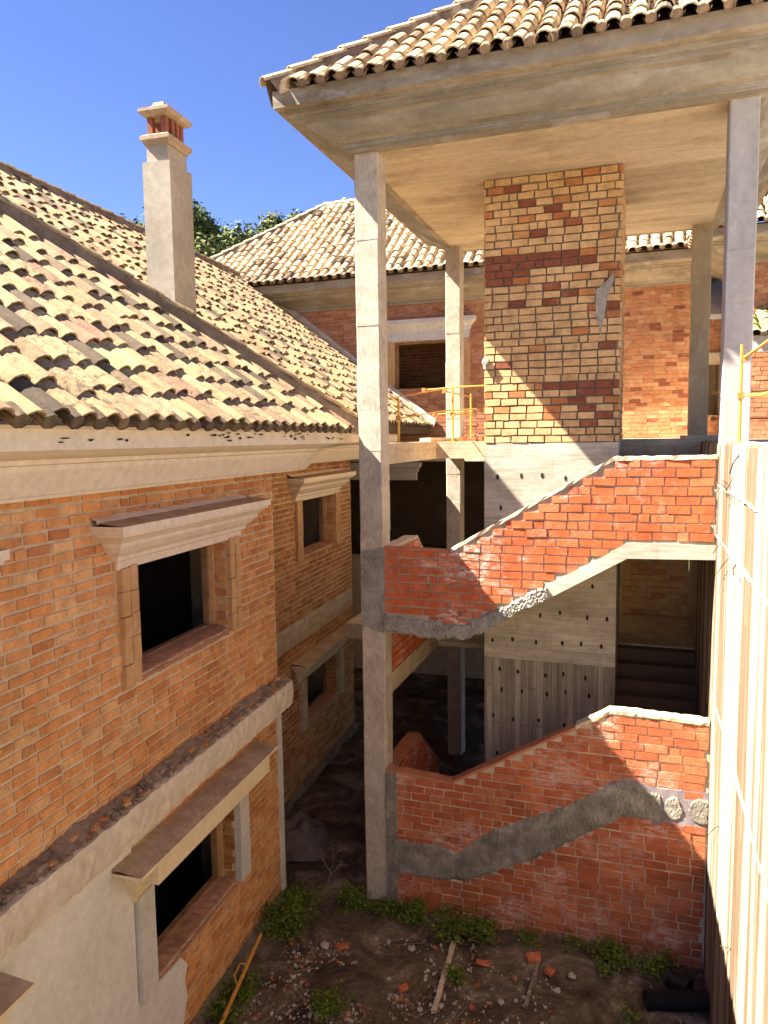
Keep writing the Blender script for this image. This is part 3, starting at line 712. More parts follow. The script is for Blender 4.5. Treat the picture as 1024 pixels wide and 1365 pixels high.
mb = MB()                                   # lump of mortar on the panel edge
vs = []; fs = []; n = 8
for i in range(6):
    for k in range(n):
        a = 2*math.pi*k/n; ph = math.pi*i/5; rr = .05*math.sin(ph)*R.uniform(.7,1.2)+.001
        vs.append((CX0+.03+rr*math.cos(a), YC-.03+rr*math.sin(a)*.8, 7.0-.09*math.cos(ph)))
for i in range(5):
    for k in range(n): fs.append((i*n+k, i*n+(k+1)%n, (i+1)*n+(k+1)%n, (i+1)*n+k))
mb.add(vs, fs); tb(mb, 'mortar_lump', M['rough'], pan)
# floor slabs, beams
mb = MB(); mb.box(-3.34,1.3,YS,17.95,5.70,5.955); tb(mb, 'floor_slab', M['beam'])
mb = MB(); mb.box(-4.6,1.3,YS,17.95,2.72,2.975); tb(mb, 'floor_slab', M['beam'])
mb = MB(); mb.box(-3.28,-3.005,YF+.30,YS-.003,5.70,5.96, j=.006); tb(mb, 'beam', M['beam'])
mb = MB(); mb.box(-3.28,-3.005,YF+.30,YS-.003,2.72,3.00, j=.006); tb(mb, 'beam', M['beam'])
mb = MB(); mb.box(-3.28,-3.10,YS,YB,5.96,6.02, j=.006); tb(mb, 'kerb', M['beam'])
# landings and flights
def flight_y(mb, x0, x1, ya, za, yb, zb, n, th=.16):
    """steps running along y from (ya,za) to (yb,zb)"""
    poly = [(ya, za-th)]; sgn = 1 if yb > ya else -1
    for i in range(n):
        y = ya+(yb-ya)*i/n; z = za+(zb-za)*(i+1)/n if zb > za else za+(zb-za)*i/n
        poly += [(y, z), (ya+(yb-ya)*(i+1)/n, z)]
    poly += [(yb, zb-th)]
    if zb > za: poly.insert(1, (ya, za))
    mb.prism(poly, lambda a, b, d: (d, a, b), x0, x1)
for base in (0.0, 2.92):
    lz, rz = .83+base, 1.93+base            # left and right landing levels
    z0 = 2.95-2.92+base; z1 = 2.95+base
    mb = MB(); mb.box(-3.0,CX0,YF+.06,YC,lz-.17,lz); tb(mb, 'landing', M['beam'])
    mb = MB(); mb.box(CX1,XR-.01,YF+.06,YC,rz-.17,rz); tb(mb, 'landing', M['beam'])
    mb = MB()                               # front flight, rising to the right
    n = 7; poly = [(CX0-.0, lz-.17)]
    for i in range(n):
        x = CX0+(CX1-CX0)*i/n; z = lz+(rz-lz)*(i+1)/n
        poly += [(x, z), (CX0+(CX1-CX0)*(i+1)/n, z)]
    poly += [(CX1, rz-.17)]
    mb.prism(poly, lambda a, b, d: (a, d, b), YF+.06, YC-.003); tb(mb, 'stair_flight', M['beam'])
    mb = MB(); flight_y(mb, CX1+.003, XR-.012, YC, rz, YS, z1, 6); tb(mb, 'stair_flight', M['inside'] if base == 0 else M['column_brown'])  # lower flight coloured darker to paint in the shade of the opening
    mb = MB(); flight_y(mb, -3.0+.003, CX0-.003, YS, z0, YC, lz, 5); tb(mb, 'stair_flight', M['beam'])
# parapets
TOPU = [(-3.0,4.655),(-2.15,4.645),(-.27,5.745),(.79,5.755)]
BOTU = [(-3.0,3.80),(-1.97,3.75),(-1.25,4.15),(-.41,4.63),(-.12,4.83),(.79,4.82)]
SLABU = [(-3.0,3.62),(-2.6,3.58),(-1.97,3.57),(-.12,4.645),(.74,4.665)]
mpP = lambda s, t, d: (s, YF - d, t)
def par_poly(top, bot): return [(a, b) for a, b in bot] + [(a, b) for a, b in reversed(top)]
mb = MB()
mb.prism(par_poly([(-2.995,4.655),(-2.15,4.645),(-.27,5.745),(XR-.005,5.755)], [(-2.995,3.72),(-1.97,3.70),(-.12,4.78),(XR-.005,4.78)]), mpP, -.13, -.004, mi=1)
bricks(mb, 3.745, 5.75, .1005, .252, curve_region(-2.985, XR-.02, lambda x: interp(BOTU, x), lambda x: interp(TOPU, x)), mpP, .017, out=.007, half=.4, jit=.005)
par = tb(mb, 'parapet', [M['brick_red'], M['mortar_grey']])
def rough_plate(mb, poly_top, poly_bot, mp, d, n=60, j=.012, rows=5, mi=0):
    n = int(n*1.8); rows = int(rows*1.8); j *= .6
    """lumpy mortar skin between two edge lines"""
    s0 = poly_top[0][0]; s1 = poly_top[-1][0]; vs = []
    for i in range(n+1):
        s = s0+(s1-s0)*i/n; wv = j*4*(math.sin(9*s+1)+.7*math.sin(23*s)+.5*math.sin(51*s+2))*.35; wt = j*4*(math.sin(11*s+2)+.7*math.sin(27*s+1)+.5*math.sin(57*s))*.35
        a = interp(poly_bot, s)+R.uniform(-j,j)+wv; b = interp(poly_top, s)+R.uniform(-j,j)*1.6+wt
        for r in range(rows+1):
            f = r/rows; edge = (r in (0, rows))
            vs.append(mp(s+R.uniform(-.01,.01), a+(b-a)*f, d*(.12 if edge else 1)+R.uniform(-j,j)*(.0 if edge else .8)))
        vs.append(mp(s, b-.02, -.05)); vs.append(mp(s, a+.004, -.14))
    k = rows+3; fs = []
    for i in range(n):
        for r in range(rows): fs.append((i*k+r, (i+1)*k+r, (i+1)*k+r+1, i*k+r+1))
        fs.append((i*k+rows, (i+1)*k+rows, (i+1)*k+rows+1, i*k+rows+1)); fs.append(((i+1)*k, i*k, i*k+rows+2, (i+1)*k+rows+2))
    fs.append([r for r in range(rows+1)][::-1]); fs.append([n*k+r for r in range(rows+1)])
    mb.add(vs, fs, .5, mi)
mb = MB()
rough_plate(mb, [(-2.99,3.82),(-1.97,3.77),(-1.45,4.05),(-1.0,4.30)], [(-2.99,3.62),(-2.6,3.58),(-1.97,3.57),(-1.0,4.135)], mpP, .032, 110, .015)
# mortar dragged onto the column beside the landing
rough_plate(mb, [(-3.293,4.62),(-3.15,4.66),(-3.0,4.67)], [(-3.293,3.66),(-3.0,3.60)], mpP, .010, 20, .012, 34)
tb(mb, 'rough_mortar', M['rough'], par)
mb = MB()
mb.prism([(-1.02,4.12),(-.12,4.645),(XR-.006,4.665),(XR-.006,4.82),(-.12,4.83),(-.41,4.64),(-1.02,4.29)], mpP, -.13, .010); tb(mb, 'slab_edge', M['core'], par)
def coping(mb, pts, mp, d0, d1, th, n=40, j=.006):
    vs = []; s0, s1 = pts[0][0], pts[-1][0]
    ss = sorted([s0+(s1-s0)*i/n for i in range(n+1)] + [p[0] for p in pts[1:-1]])
    for s in ss:
        z = interp(pts, s)
        for (d, o) in ((d1, -.012), (d1, th), (d0, th), (d0, -.012)): vs.append(mp(s, z+o+R.uniform(-j,j), d+R.uniform(-j,j)))
    m = len(ss); fs = [(i*4+a, (i+1)*4+a, (i+1)*4+(a+1)%4, i*4+(a+1)%4) for i in range(m-1) for a in range(4)]
    fs += [(0,1,2,3), ((m-1)*4+3,(m-1)*4+2,(m-1)*4+1,(m-1)*4)]
    mb.add(vs, fs)
mb = MB(); coping(mb, [(-2.14,4.66),(-.27,5.75),(XR-.012,5.76)], mpP, -.14, .012, .028); tb(mb, 'coping', M['coping'], par)
mb = MB(); coping(mb, [(-2.99,4.66),(-2.16,4.65)], mpP, -.14, .004, .018, 12); tb(mb, 'coping', M['coping_red'], par)
# side parapet of the left flight (upper)
def side_parapet(lz, z0):
    prof = [(YF+.31, lz+.86), (10.16, lz+.86), (11.28, z0+.80)]
    mpX = lambda s, t, d: (-3.0 + d, s, t)
    mb = MB(); mb.prism([(YF+.31, lz-.18),(10.1, lz-.18),(11.28, z0+.0)] + prof[::-1], mpX, -.16, -.004, mi=1)
    bricks(mb, lz-.17, lz+.86, .1, .25, curve_region(YF+.31, 11.27, lambda x: lz-.2 if x < 10.1 else lz-.2+(z0-lz+.2)*(x-10.1)/1.18, lambda x: interp(prof, x)), mpX, .014)
    p = tb(mb, 'parapet', [M['brick_red'], M['mortar_grey']])
    mb = MB(); coping(mb, [(YF+.32, lz+.865),(10.16, lz+.865),(11.27, z0+.805)], mpX, -.17, .006, .02, 20); tb(mb, 'coping', M['coping'] if lz > 2 else M['coping_red'], p)
    return p
side_parapet(3.75, 2.95); side_parapet(.83, .03)
# brick infill under the upper left landing, above the beam
mb = MB(); mpX = lambda s, t, d: (-3.0 + d, s, t)
mb.box(-3.16,-3.02,YF+.31,10.6,3.0,3.57, mi=1); bricks(mb, 3.005, 3.57, .1, .25, rect_region(YF+.31, 10.6, []), mpX, .014, out=-.012); tb(mb, 'infill_wall', [M['brick_red'], M['mortar_grey']])
# low wall at the bottom
TOPL = [(-3.0,1.79),(-2.16,1.735),(-.27,2.845),(.74,2.83)]
BT = [(-2.99,.93),(-2.4,.93),(-2.07,.875),(-1.6,1.246),(-.71,1.715),(-.30,1.98),(-.127,2.06),(.278,1.98),(.77,2.0)]
BB = [(-2.99,.43),(-2.5,.45),(-1.977,.498),(-1.234,.877),(-.71,1.22),(-.30,1.52),(-.12,1.623),(.285,1.643),(.77,1.657)]
mb = MB()
mb.prism([(-2.995,-.15),(XR-.008,-.15),(XR-.008,2.835),(-.27,2.85),(-2.16,1.74),(-2.995,1.795)], mpP, -.14, -.004, mi=1)
def reg_low(t):
    w1 = R.uniform(-.05,.05); out = []; st = None; n = 190
    for i in range(n+1):
        x = -2.86+(XR-.02+2.86)*i/n
        ok = interp(TOPL, x) > t+.03 and not (interp(BB, x+w1) + .03 < t < interp(BT, x+w1) - .03)
        if ok and st is None: st = x
        if (not ok or i == n) and st is not None: out.append((st, x)); st = None
    return out
bricks(mb, -.12, 2.83, .0985, .252, reg_low, mpP, .015, out=.006, half=.4, jit=.004)
low = tb(mb, 'parapet', [M['brick_low'], M['mortar']])
mb = MB(); rough_plate(mb, BT[:7], BB[:7], mpP, .022, 90, .010, 6)
rough_plate(mb, [(-.13,2.06),(.278,1.98)], [(-.13,1.623),(.278,1.643)], mpP, .018, 16, .008)
rough_plate(mb, [(.33,1.82),(.36,1.94),(.43,1.98),(.48,1.93),(.51,1.82)], [(.33,1.79),(.37,1.69),(.44,1.665),(.49,1.71),(.51,1.80)], mpP, .018, 9, .004)
rough_plate(mb, [(.58,1.83),(.62,1.95),(.69,1.99),(.775,1.98)], [(.58,1.80),(.63,1.68),(.70,1.65),(.775,1.66)], mpP, .018, 9, .004)
rough_plate(mb, [(-2.995,1.80),(-2.86,1.79)], [(-2.995,-.1),(-2.86,-.1)], mpP, .018, 8, .008, 40)
tb(mb, 'grey_render_band', M['band'], low)
M['purple'] = m_conc('violet_stain', [(.3,(.16,.12,.13)),(.7,(.32,.27,.28))], 6, spots=.3)
mb = MB(); mb.prism([(-.127,1.60),(.285,1.60),(XR-.01,1.63),(XR-.01,2.06),(.278,2.03),(-.127,2.11),(-.32,2.0),(-.32,1.50)], mpP, -.01, .006); tb(mb, 'violet_stain', M['purple'], low)
mb = MB(); coping(mb, [(-.66,2.63),(-.27,2.86),(.0,2.86),(.77,2.83)], mpP, -.15, .014, .03, 30); tb(mb, 'coping', M['coping'], low)
mb = MB(); coping(mb, [(-2.99,1.80),(-2.16,1.745),(-.67,2.62)], mpP, -.15, .008, .022, 30); tb(mb, 'coping', M['coping_red'], low)
# back wall of the lower right flight
mb = MB(); mb.box(CX1,XR,13.2,13.35,2.98,5.69, mi=1); bricks(mb, 2.985, 5.69, .0985, .24, rect_region(CX1, XR, []), lambda s,t,d: (s,13.2-d,t), .014, tone=lambda s,t: R.uniform(0,.75)); tb(mb, 'back_wall', [M['brick_panel'], M['mortar_grey']])
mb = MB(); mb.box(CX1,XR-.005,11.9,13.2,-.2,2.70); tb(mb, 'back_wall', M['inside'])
# kerb beside the top of the stair
mb = MB(); mb.box(.62,1.08,YS+.35,YB+.3,5.955,6.0, j=.006); tb(mb, 'kerb', M['column'])

# ================================================================== RIGHT CONCRETE WALL
wallr = empty('concrete_wall', (1.0, 4, 0), 0, 'tall sunlit concrete retaining wall with brown and cream vertical stripes beside the stair tower', 'wall')
def wb(mb, name, mats, **k): return mb.build(name, mats, wallr, (1.0,4,0), **k)
mb = MB(); n = 320; vs = []; ya, yb = -8.0, 13.2  # end behind the camera added unseen to bounce sun onto the house
zs = [-.2,.6,1.4,2.2,3.0,3.8,4.6,5.3,5.75,5.90,5.925]
for i in range(n+1):
    y = ya+(yb-ya)*i/n
    for z in zs:
        e = .012 if z > 5.92 else 0
        vs.append((XR+.006*math.sin(y*2.1)+R.uniform(-.004,.004)+e+(R.uniform(0,.012) if z > 5.8 else 0), y, z+(R.uniform(-.005,.005) if z > 5.8 else 0)))
    vs.append((1.10, y, 5.925+R.uniform(-.01,.01))); vs.append((1.10, y, -.2))
k = len(zs)+2
fs = [((i+1)*k+a, i*k+a, i*k+a+1, (i+1)*k+a+1) for i in range(n) for a in range(k-1)] + [list(range(k)), [n*k+a for a in range(k-1,-1,-1)]]
mb.add(vs, fs); wb(mb, 'wall', M['wall_right'])
mb = MB()                                   # pale formwork seams, a little crusty
for (y0, y1, z) in ((5.0,8.55,4.93),(5.0,8.55,5.47),(4.0,8.5,3.2)):
    yy = y0
    while yy < y1:
        l = R.uniform(.12,.3)
        mb.box(XR-.012, XR+.006, yy, yy+l-.01, z-.009+R.uniform(-.006,.006), z+.009+R.uniform(-.006,.006), j=.004); yy += l
wb(mb, 'formwork_seam', M['coping'])
def tie(pts, r=.006):
    r *= .62
    mb = MB(); mb.tube(pts, r, 6); return wb(mb, 'tie_wire', M['wire'])
tie([(XR,7.35,5.62),(XR-.03,7.36,5.55),(XR-.05,7.4,5.50),(XR-.03,7.5,5.43)])
tie([(XR+.01,7.0,5.84),(XR-.03,7.1,5.76),(XR-.04,7.25,5.66)], .009)
for (y, z) in ((7.8,5.52),(7.45,5.50),(7.25,5.46),(8.45,5.50)):
    a = R.uniform(-.05,.05); tie([(XR+.01,y,z),(XR-.05,y+.05,z+.05+a),(XR-.06,y-.02,z+.03),(XR-.02,y-.07,z-.04),(XR-.05,y-.12,z-.05+a)], .006)
tie([(XR+.01,8.1,4.95),(XR-.05,8.2,4.85),(XR-.06,8.35,4.78)]); tie([(XR+.01,7.3,4.93),(XR-.05,7.5,4.80),(XR-.06,7.85,4.66)], .006); tie([(XR+.01,6.9,4.93),(XR-.04,6.8,4.88),(XR-.05,6.65,4.86)], .010)
tie([(XR+.01,7.55,2.25),(XR-.03,7.7,2.14),(XR-.07,7.95,1.92)]); tie([(XR+.01,6.5,1.7),(XR-.06,6.7,1.58)])
# paved platform beyond the wall
plat = MB(); plat.box(1.10,14,-8,16.3,5.66,5.915); plat.box(1.3,14,16.3,19,5.66,5.915)
tag(plat.build('concrete_deck', M['column']), 'grey concrete deck level with the top of the striped wall', 'deck', kind='structure')

# ================================================================== FAR HOUSE
FO = (-4, 21, 0)
far = empty('brick_house', FO, 0, 'far brick house behind the stair tower with pale barrel tile roof and grey cornice', 'house')
def fb(mb, name, mats, parent=None, **k): return mb.build(name, mats, parent or far, FO, **k)
YW = 18.0; FX0, FX1 = -11.9, 1.05; WIN = (-5.90,-4.10,7.25,8.42)
mpW = lambda s, t, d: (s, YW - d, t)
mb = MB()
mb.wallgrid([FX0,-8.5,-5.90,-4.10,-.4,FX1], [-.2,3.0,3.0001,5.45,7.25,8.42,9.40], lambda s, t: not ((-5.9 < s < -4.1 and 7.25 < t < 8.42) or (-8.5 < s < -.4 and 3.0 < t < 5.45)), mpW, -.3, -.006, mi=1)
def tone_f(s, t):
    return R.random()*.87 if R.random() < .93 else R.uniform(.88,1)
bricks(mb, 5.96, 9.38, .088, .245, rect_region(-2.4, FX1, []), mpW, .012, tone=tone_f, half=.8)
fwall = fb(mb, 'wall', [M['brick_far'], M['mortar']])
mb = MB()
bricks(mb, 5.96, 9.38, .088, .245, rect_region(FX0, -2.4, [(-5.93,-4.07,7.22,8.42)]), mpW, .012, half=.6)
mb.box(FX1-.3,FX1,YW+.3,25.0,-.2,9.4, mi=1); mb.box(FX0,FX0+.3,YW+.3,25.0,-.2,9.4, mi=1); mb.box(FX0,FX1,25.0,25.3,-.2,9.4, mi=1)
fb(mb, 'wall', [M['brick_far_red'], M['mortar']])
mb = MB(); mb.box(FX0+.3,FX1-.3,YW+.31,24.9,5.75,5.95); mb.box(FX0+.3,FX1-.3,YW+.31,24.9,2.75,2.95); mb.box(FX0+.3,FX1-.3,20.5,20.6,2.95,5.75)
fb(mb, 'floor_slab', M['inside'])
mb = MB(); mb.box(FX0+.3,FX1-.3,20.6,20.7,5.95,9.3, mi=1); bricks(mb, 5.96, 9.3, .088, .25, rect_region(-8,-2,[]), lambda s,t,d:(s,20.6-d,t), .012); fb(mb, 'inner_wall', [M['brick_far_red'], M['mortar']])
mb = MB(); rect = [(FX0,YW),(FX1,YW),(FX1,25.3),(FX0,25.3)]
mb.sweep(rect, [(-.05,9.30),(.045,9.30),(.05,9.37),(.11,9.38),(.115,9.41),(.40,9.55),(.45,9.60),(.455,9.63),(.52,9.64),(.525,9.67),(.60,9.69),(.68,9.71),(.69,9.90),(.2,9.92)], True)
fb(mb, 'cornice', M['cornice_grey'])
fx0, fx1, fy0, fy1 = -12.6, 1.78, 17.25, 26.0; fz = 9.95; FR = 3.72
mb = MB(); W1 = fx1-fx0; W2 = fy1-fy0
tile_face(mb, (fx0,fy0,fz), (1,0,0), (0,1,0), W1, FR, TN, lambda s, r: r+.1 < s < W1-r-.1, sp=.24, rc=.099)
mb2 = mb
tile_face(mb, (fx1,fy0,fz), (0,1,0), (-1,0,0), W2, FR, TN, lambda s, r: r+.1 < s < W2-r-.1, sp=.24, rc=.099)
fa = fz+TN*FR; B1 = (fx0+FR,fy0+FR,fa-.012); B2 = (fx1-FR,fy0+FR,fa-.012)
B3 = (fx1-FR,fy1-FR,fa-.012); B4 = (fx0+FR,fy1-FR,fa-.012)
c4 = [(fx0,fy0,fz-.012),(fx1,fy0,fz-.012),(fx1,fy1,fz-.012),(fx0,fy1,fz-.012)]
mb.add(c4+[B1,B2,B3,B4], [(0,1,5,4),(1,2,6,5),(2,3,7,6),(3,0,4,7),(4,5,6,7)], .3, 1)
mb.add([(x,y,z-.01) for x,y,z in c4], [(3,2,1,0)], .3, 1)
froof = fb(mb, 'roof', [M['tile_pale'], M['deck']])
mb = MB()
up = lambda p: (p[0],p[1],p[2]+.02)
cap_line(mb, c4[0], up(B1), lift=.06, tone=(.5,.8)); cap_line(mb, c4[1], up(B2), lift=.06, tone=(.5,.8)); cap_line(mb, up(B1), up(B2), lift=.06, tone=(.5,.8))
fb(mb, 'hip_cap', [M['tile_pale'], M['hipmortar']], froof)
def far_window(z0, z1, hm, drop):
    mb = MB(); mb.box(-5.90,-5.80,YW+.14,YW+.20,z0,z1); mb.box(-4.2,-4.10,YW+.14,YW+.20,z0,z1); mb.box(-5.8,-4.2,YW+.14,YW+.20,z1-.06,z1)
    w = fb(mb, 'window', M['wood'])
    mb = MB(); x0, x1 = -6.02, -3.98
    prof = [(-.02,z1),(.03,z1),(.035,z1+.2),(.07,z1+.22),(.08,z1+.28),(.14,z1+.36),(.2,z1+.40),(.2,z1+.5),(-.02,z1+.53)]
    mb.sweep([(x0,YW+.1),(x0,YW),(x1,YW),(x1,YW+.1)], prof); fb(mb, 'hood', hm, w)
    for (a, b) in ((-6.06,-5.90),(-4.10,-3.94)):
        mb = MB(); mb.box(a,b,YW-.06,YW+.1,z0-.05,z1, j=.004); fb(mb, 'jamb_strip', M['strip'], w)
    mb = MB(); mb.box(-5.95,-4.05,YW-.05,YW+.2,z0-.05,z0, j=.006); fb(mb, 'sill', M['sillm'], w)
far_window(7.25, 8.42, M['greystrip'], 0)
mb = MB(); mb.sweep([(-8.4,YW+.1),(-8.4,YW),(-5.35,YW),(-5.35,YW+.1)], [(-.1,4.98),(.03,4.98),(.035,5.18),(.07,5.20),(.08,5.26),(.14,5.32),(.16,5.42),(-.1,5.44)]); mb.box(-8.4,-5.35,YW-.02,YW+.2,4.985,5.43); fb(mb, 'hood', M['greystrip'])

# ================================================================== RIGHT WING
wing = empty('brick_house', (4, 18, 5.9), 0, 'brick wing at the right edge with a mossy lean-to roof over a dark porch', 'house')
def gb(mb, name, mats, parent=None, **k): return mb.build(name, mats, parent or wing, (4,18,5.9), **k)
YG = 16.4; mpG = lambda s, t, d: (s, YG - d, t)
mb = MB(); mb.box(1.70,7.5,YG+.006,YG+.3,5.915,9.4, mi=1); mb.box(1.706,2.0,YG+.3,18.4,5.915,9.4, mi=1)
bricks(mb, 5.92, 9.36, .088, .245, rect_region(1.70, 7.5, []), mpG, .012); gb(mb, 'wall', [M['brick_far_red'], M['mortar']])
mb = MB(); mb.box(1.06,1.70,18.5,18.7,5.915,6.45, mi=1); mb.box(1.06,1.70,18.5,18.7,7.60,8.6, mi=1); mb.box(1.06,1.25,18.5,18.7,6.45,7.6, mi=1)
mpK = lambda s, t, d: (s, 18.5 - d, t)
bricks(mb, 7.86, 8.6, .088, .245, rect_region(1.06,1.70,[]), mpK, .012); bricks(mb, 5.92, 6.45, .088, .245, rect_region(1.06,1.70,[]), mpK, .012)
mb.box(.9,2.2,19.6,19.7,5.9,8.6, mi=1); mb.box(1.06,2.2,18.7,18.9,7.6,8.6,mi=1); mb.box(1.66,1.76,18.4,19.6,5.9,8.6,mi=1); gb(mb, 'link_wall', [M['brick_far_red'], M['mortar']])
mb = MB(); mb.box(1.055,1.72,18.35,18.52,7.62,7.82, j=.006); gb(mb, 'lintel', M['column'])
mb = MB(); mb.add([(1.055,18.3,8.66),(2.2,18.3,8.66),(2.2,20.8,10.4),(1.055,20.8,10.4),(1.055,18.3,8.58),(2.2,18.3,8.58),(2.2,20.8,10.32),(1.055,20.8,10.32)], [(0,1,2,3),(7,6,5,4),(0,4,5,1),(1,5,6,2),(2,6,7,3),(3,7,4,0)])
gb(mb, 'link_roof', M['greystrip'])
mb = MB(); mb.sweep([(1.70,18.4),(1.70,YG),(7.5,YG)], [(-.02,9.30),(.05,9.30),(.06,9.38),(.11,9.385),(.115,9.42),(.4,9.55),(.45,9.60),(.455,9.63),(.52,9.64),(.525,9.67),(.60,9.69),(.69,9.71),(.69,9.87),(.0,9.9)]); gb(mb, 'cornice', M['cornice_grey'])
mb = MB(); wx, wy, wz = .97, 15.66, 9.91
tile_face(mb, (wx,wy,wz), (1,0,0), (0,1,0), 6.6, 2.6, TN, lambda s, r: s > r+.1, sp=.24, rc=.099)
tile_face(mb, (wx,wy,wz), (0,1,0), (1,0,0), 2.8, 2.6, TN, lambda s, r: s > r+.1, sp=.24, rc=.099)
tz = wz-.012
mb.add([(wx,wy,tz),(7.6,wy,tz),(7.6,wy+2.6,tz+2.0),(wx+2.6,wy+2.6,tz+2.0),(wx,wy+2.8,tz),(wx+2.6,wy+2.8,tz+2.0)], [(0,1,2,3),(0,3,5,4)], .3, 1)
mb.add([(wx+.03,wy+.03,9.89),(7.6,wy+.03,9.89),(7.6,wy+2.8,9.89),(wx+.03,wy+2.8,9.89)], [(3,2,1,0)], .3, 1)
wroof = gb(mb, 'roof', [M['tile_pale'], M['deck']])
mb = MB(); cap_line(mb, (wx,wy,wz), (wx+2.6,wy+2.6,wz+2.02), lift=.06, tone=(.5,.8)); gb(mb, 'hip_cap', [M['tile_pale'], M['hipmortar']], wroof)
M['moss'] = m_conc('mossy_tile_bed', [(.3,(.16,.13,.06)),(.5,(.30,.28,.10)),(.7,(.42,.34,.22))], 4, spots=.6, bs=.7)
mb = MB()
tile_face(mb, (1.86,15.2,7.80), (1,0,0), (0,1,0), 3.5, 1.15, .5, lambda s, r: True, sp=.24, rc=.099)
mb.add([(1.82,15.2,7.79),(5.4,15.2,7.79),(5.4,16.39,8.36),(1.82,16.39,8.36)], [(0,1,2,3)], .3, 1)
lr = gb(mb, 'lean_to_roof', [M['moss'], M['deck']])
mb = MB(); mb.box(1.84,5.4,15.22,15.40,7.50,7.78, j=.01); gb(mb, 'lean_to_beam', M['greystrip'], lr)
mb = MB(); mb.box(5.1,5.3,15.22,15.4,5.915,7.5); gb(mb, 'porch_post', M['column'], lr)

# ================================================================== RAILINGS
def railing(name, posts, rails, label, mat, org):
    e = empty(name, org, 0, label, 'railing')
    for (p, h) in posts:
        mb = MB(); mb.tube([p, (p[0],p[1],p[2]+h)], .016, 10); mb.box(p[0]-.05,p[0]+.05,p[1]-.05,p[1]+.05,p[2]-.005,p[2]+.006); mb.build('post', M['yellow'], e, org)
    for pts, m, r in rails:
        mb = MB(); mb.tube(pts, r, 8); mb.build('rail', m, e, org)
        mb = MB()
        c = pts[0]; mb.box(c[0]-.03,c[0]+.03,c[1]-.03,c[1]+.03,c[2]-.03,c[2]+.03, j=.006); mb.build('clamp', M['rust'], e, org)
    return e
z = 5.96
railing('guard_railing', [((-3.14,9.80,z),.60), ((-2.76,YS+.06,z),.86), ((-2.82,12.95,z),.82)],
        [([(-3.14,9.20,z+.56),(-2.85,11.2,z+.80)], M['rust'], .009), ([(-3.14,9.80,z+.33),(-2.80,11.3,z+.48),(-2.03,11.45,z+.5)], M['rust'], .009),
         ([(-3.2,11.30,z+.80),(-2.62,11.30,z+.83),(-2.03,11.35,z+.84)], M['yellow'], .012), ([(-2.76,11.36,z+.42),(-2.80,12.95,z+.45)], M['rust'], .010),
         ([(-2.9,11.4,z+.78),(-2.80,13.0,z+.76)], M['rust'], .010), ([(-3.05,11.36,z+.42),(-2.45,11.36,z+.46)], M['yellow'], .012)],
        'thin yellow guard railing along the open left edge of the tower floor', M['yellow'], (-2.8,YS,z))
railing('guard_railing', [((.95,8.42,5.925),.98)],
        [([(.97,8.42,6.77),(1.15,8.05,6.90),(1.9,6.6,7.30)], M['rust'], .017), ([(.95,8.42,6.40),(1.12,8.30,6.39),(1.35,8.1,6.46),(2.2,7.5,6.5)], M['yellow'], .016),
         ([(1.0,12.0,6.62),(4.0,12.2,6.64)], M['yellow'], .012), ([(1.0,12.0,6.24),(4.0,12.2,6.22)], M['rust'], .012)],
        'yellow tube railing post clamped to the top of the striped wall beside the grey column', M['yellow'], (.95,8.42,5.92))

# ================================================================== YARD: loose things
def lump(mb, c, r, sq=.6, n=9, m=6, j=.25, tone=.5, mi=0):
    vs = []; fs = []
    for i in range(m+1):
        for k in range(n):
            a = 2*math.pi*k/n; ph = math.pi*i/m; rr = r*R.uniform(1-j,1+j)
            vs.append((c[0]+rr*math.sin(ph)*math.cos(a), c[1]+rr*math.sin(ph)*math.sin(a), c[2]+rr*sq*math.cos(ph)))
    for i in range(m):
        for k in range(n): fs.append((i*n+k, (i+1)*n+k, (i+1)*n+(k+1)%n, i*n+(k+1)%n))
    mb.add(vs, fs, tone, mi)
mb = MB()
for i in range(3000):
    x = R.uniform(-4.4,.75); y = R.uniform(6.0,8.6)
    if R.random() < .5: x = R.gauss(-2.9,.55); y = R.gauss(7.1,.5)
    if y > 8.6 or x < -3.9+.0 or x > .75: continue
    s = R.choice([.003,.004,.005,.006,.007,.009,.014]) * R.uniform(.7,1.2)
    mb.box(x-s,x+s,y-s,y+s,.0-s*.3,s*1.2, R.random(), 0 if R.random() < .7 else 1, s*.5)
for i in range(170):
    x = R.uniform(-3.8,.7); y = R.uniform(6.2,8.5); a = R.uniform(0,3.14); L = R.uniform(.03,.16)
    mb.tube([(x-L*math.cos(a),y-L*math.sin(a),.012),(x+.01,y,.022),(x+L*math.cos(a),y+L*math.sin(a),.012)], R.uniform(.002,.005), 4, .5, 2, caps=False)
tag(mb.build('gravel', [M['white_stone'], M['brick_low'], M['twig']]), 'pale grit, brick crumbs and straw strewn over the yard soil', 'gravel', kind='stuff')
def one(name, x, y, s, mat, label, cat, grp=None, sq=.6):
    mb = MB(); lump(mb, (0,0,s*sq*.7), s, sq, 8, 5, .28); o = mb.build(name, mat); o.location = (x,y,.0); o.rotation_euler.z = R.uniform(0,6); return tag(o, label, cat, grp)
for i, (x, y, s) in enumerate(((-2.98,7.45,.05),(-2.55,7.35,.04),(-3.1,7.1,.045),(-2.45,7.9,.045),(-3.45,7.65,.05),(-1.3,7.4,.04),(-.75,7.75,.04),(-1.9,7.15,.035),(-2.75,7.95,.035),(-.62,8.02,.045))):
    one('stone', x, y, s, M['white_stone'], 'small pale stone lying loose on the dark yard soil', 'stone', 'pale stones strewn on the yard soil')
def brickbit(x, y, rz, a, b, c, label, tilt=.15, mat='brick_low'):
    mb = MB(); mb.box(-a,a,-b,b,-c,c,.6,0,.012); o = mb.build('brick_piece', M[mat]); o.location = (x,y,c+.02); o.rotation_euler = (tilt,.1,rz); return tag(o, label, 'brick')
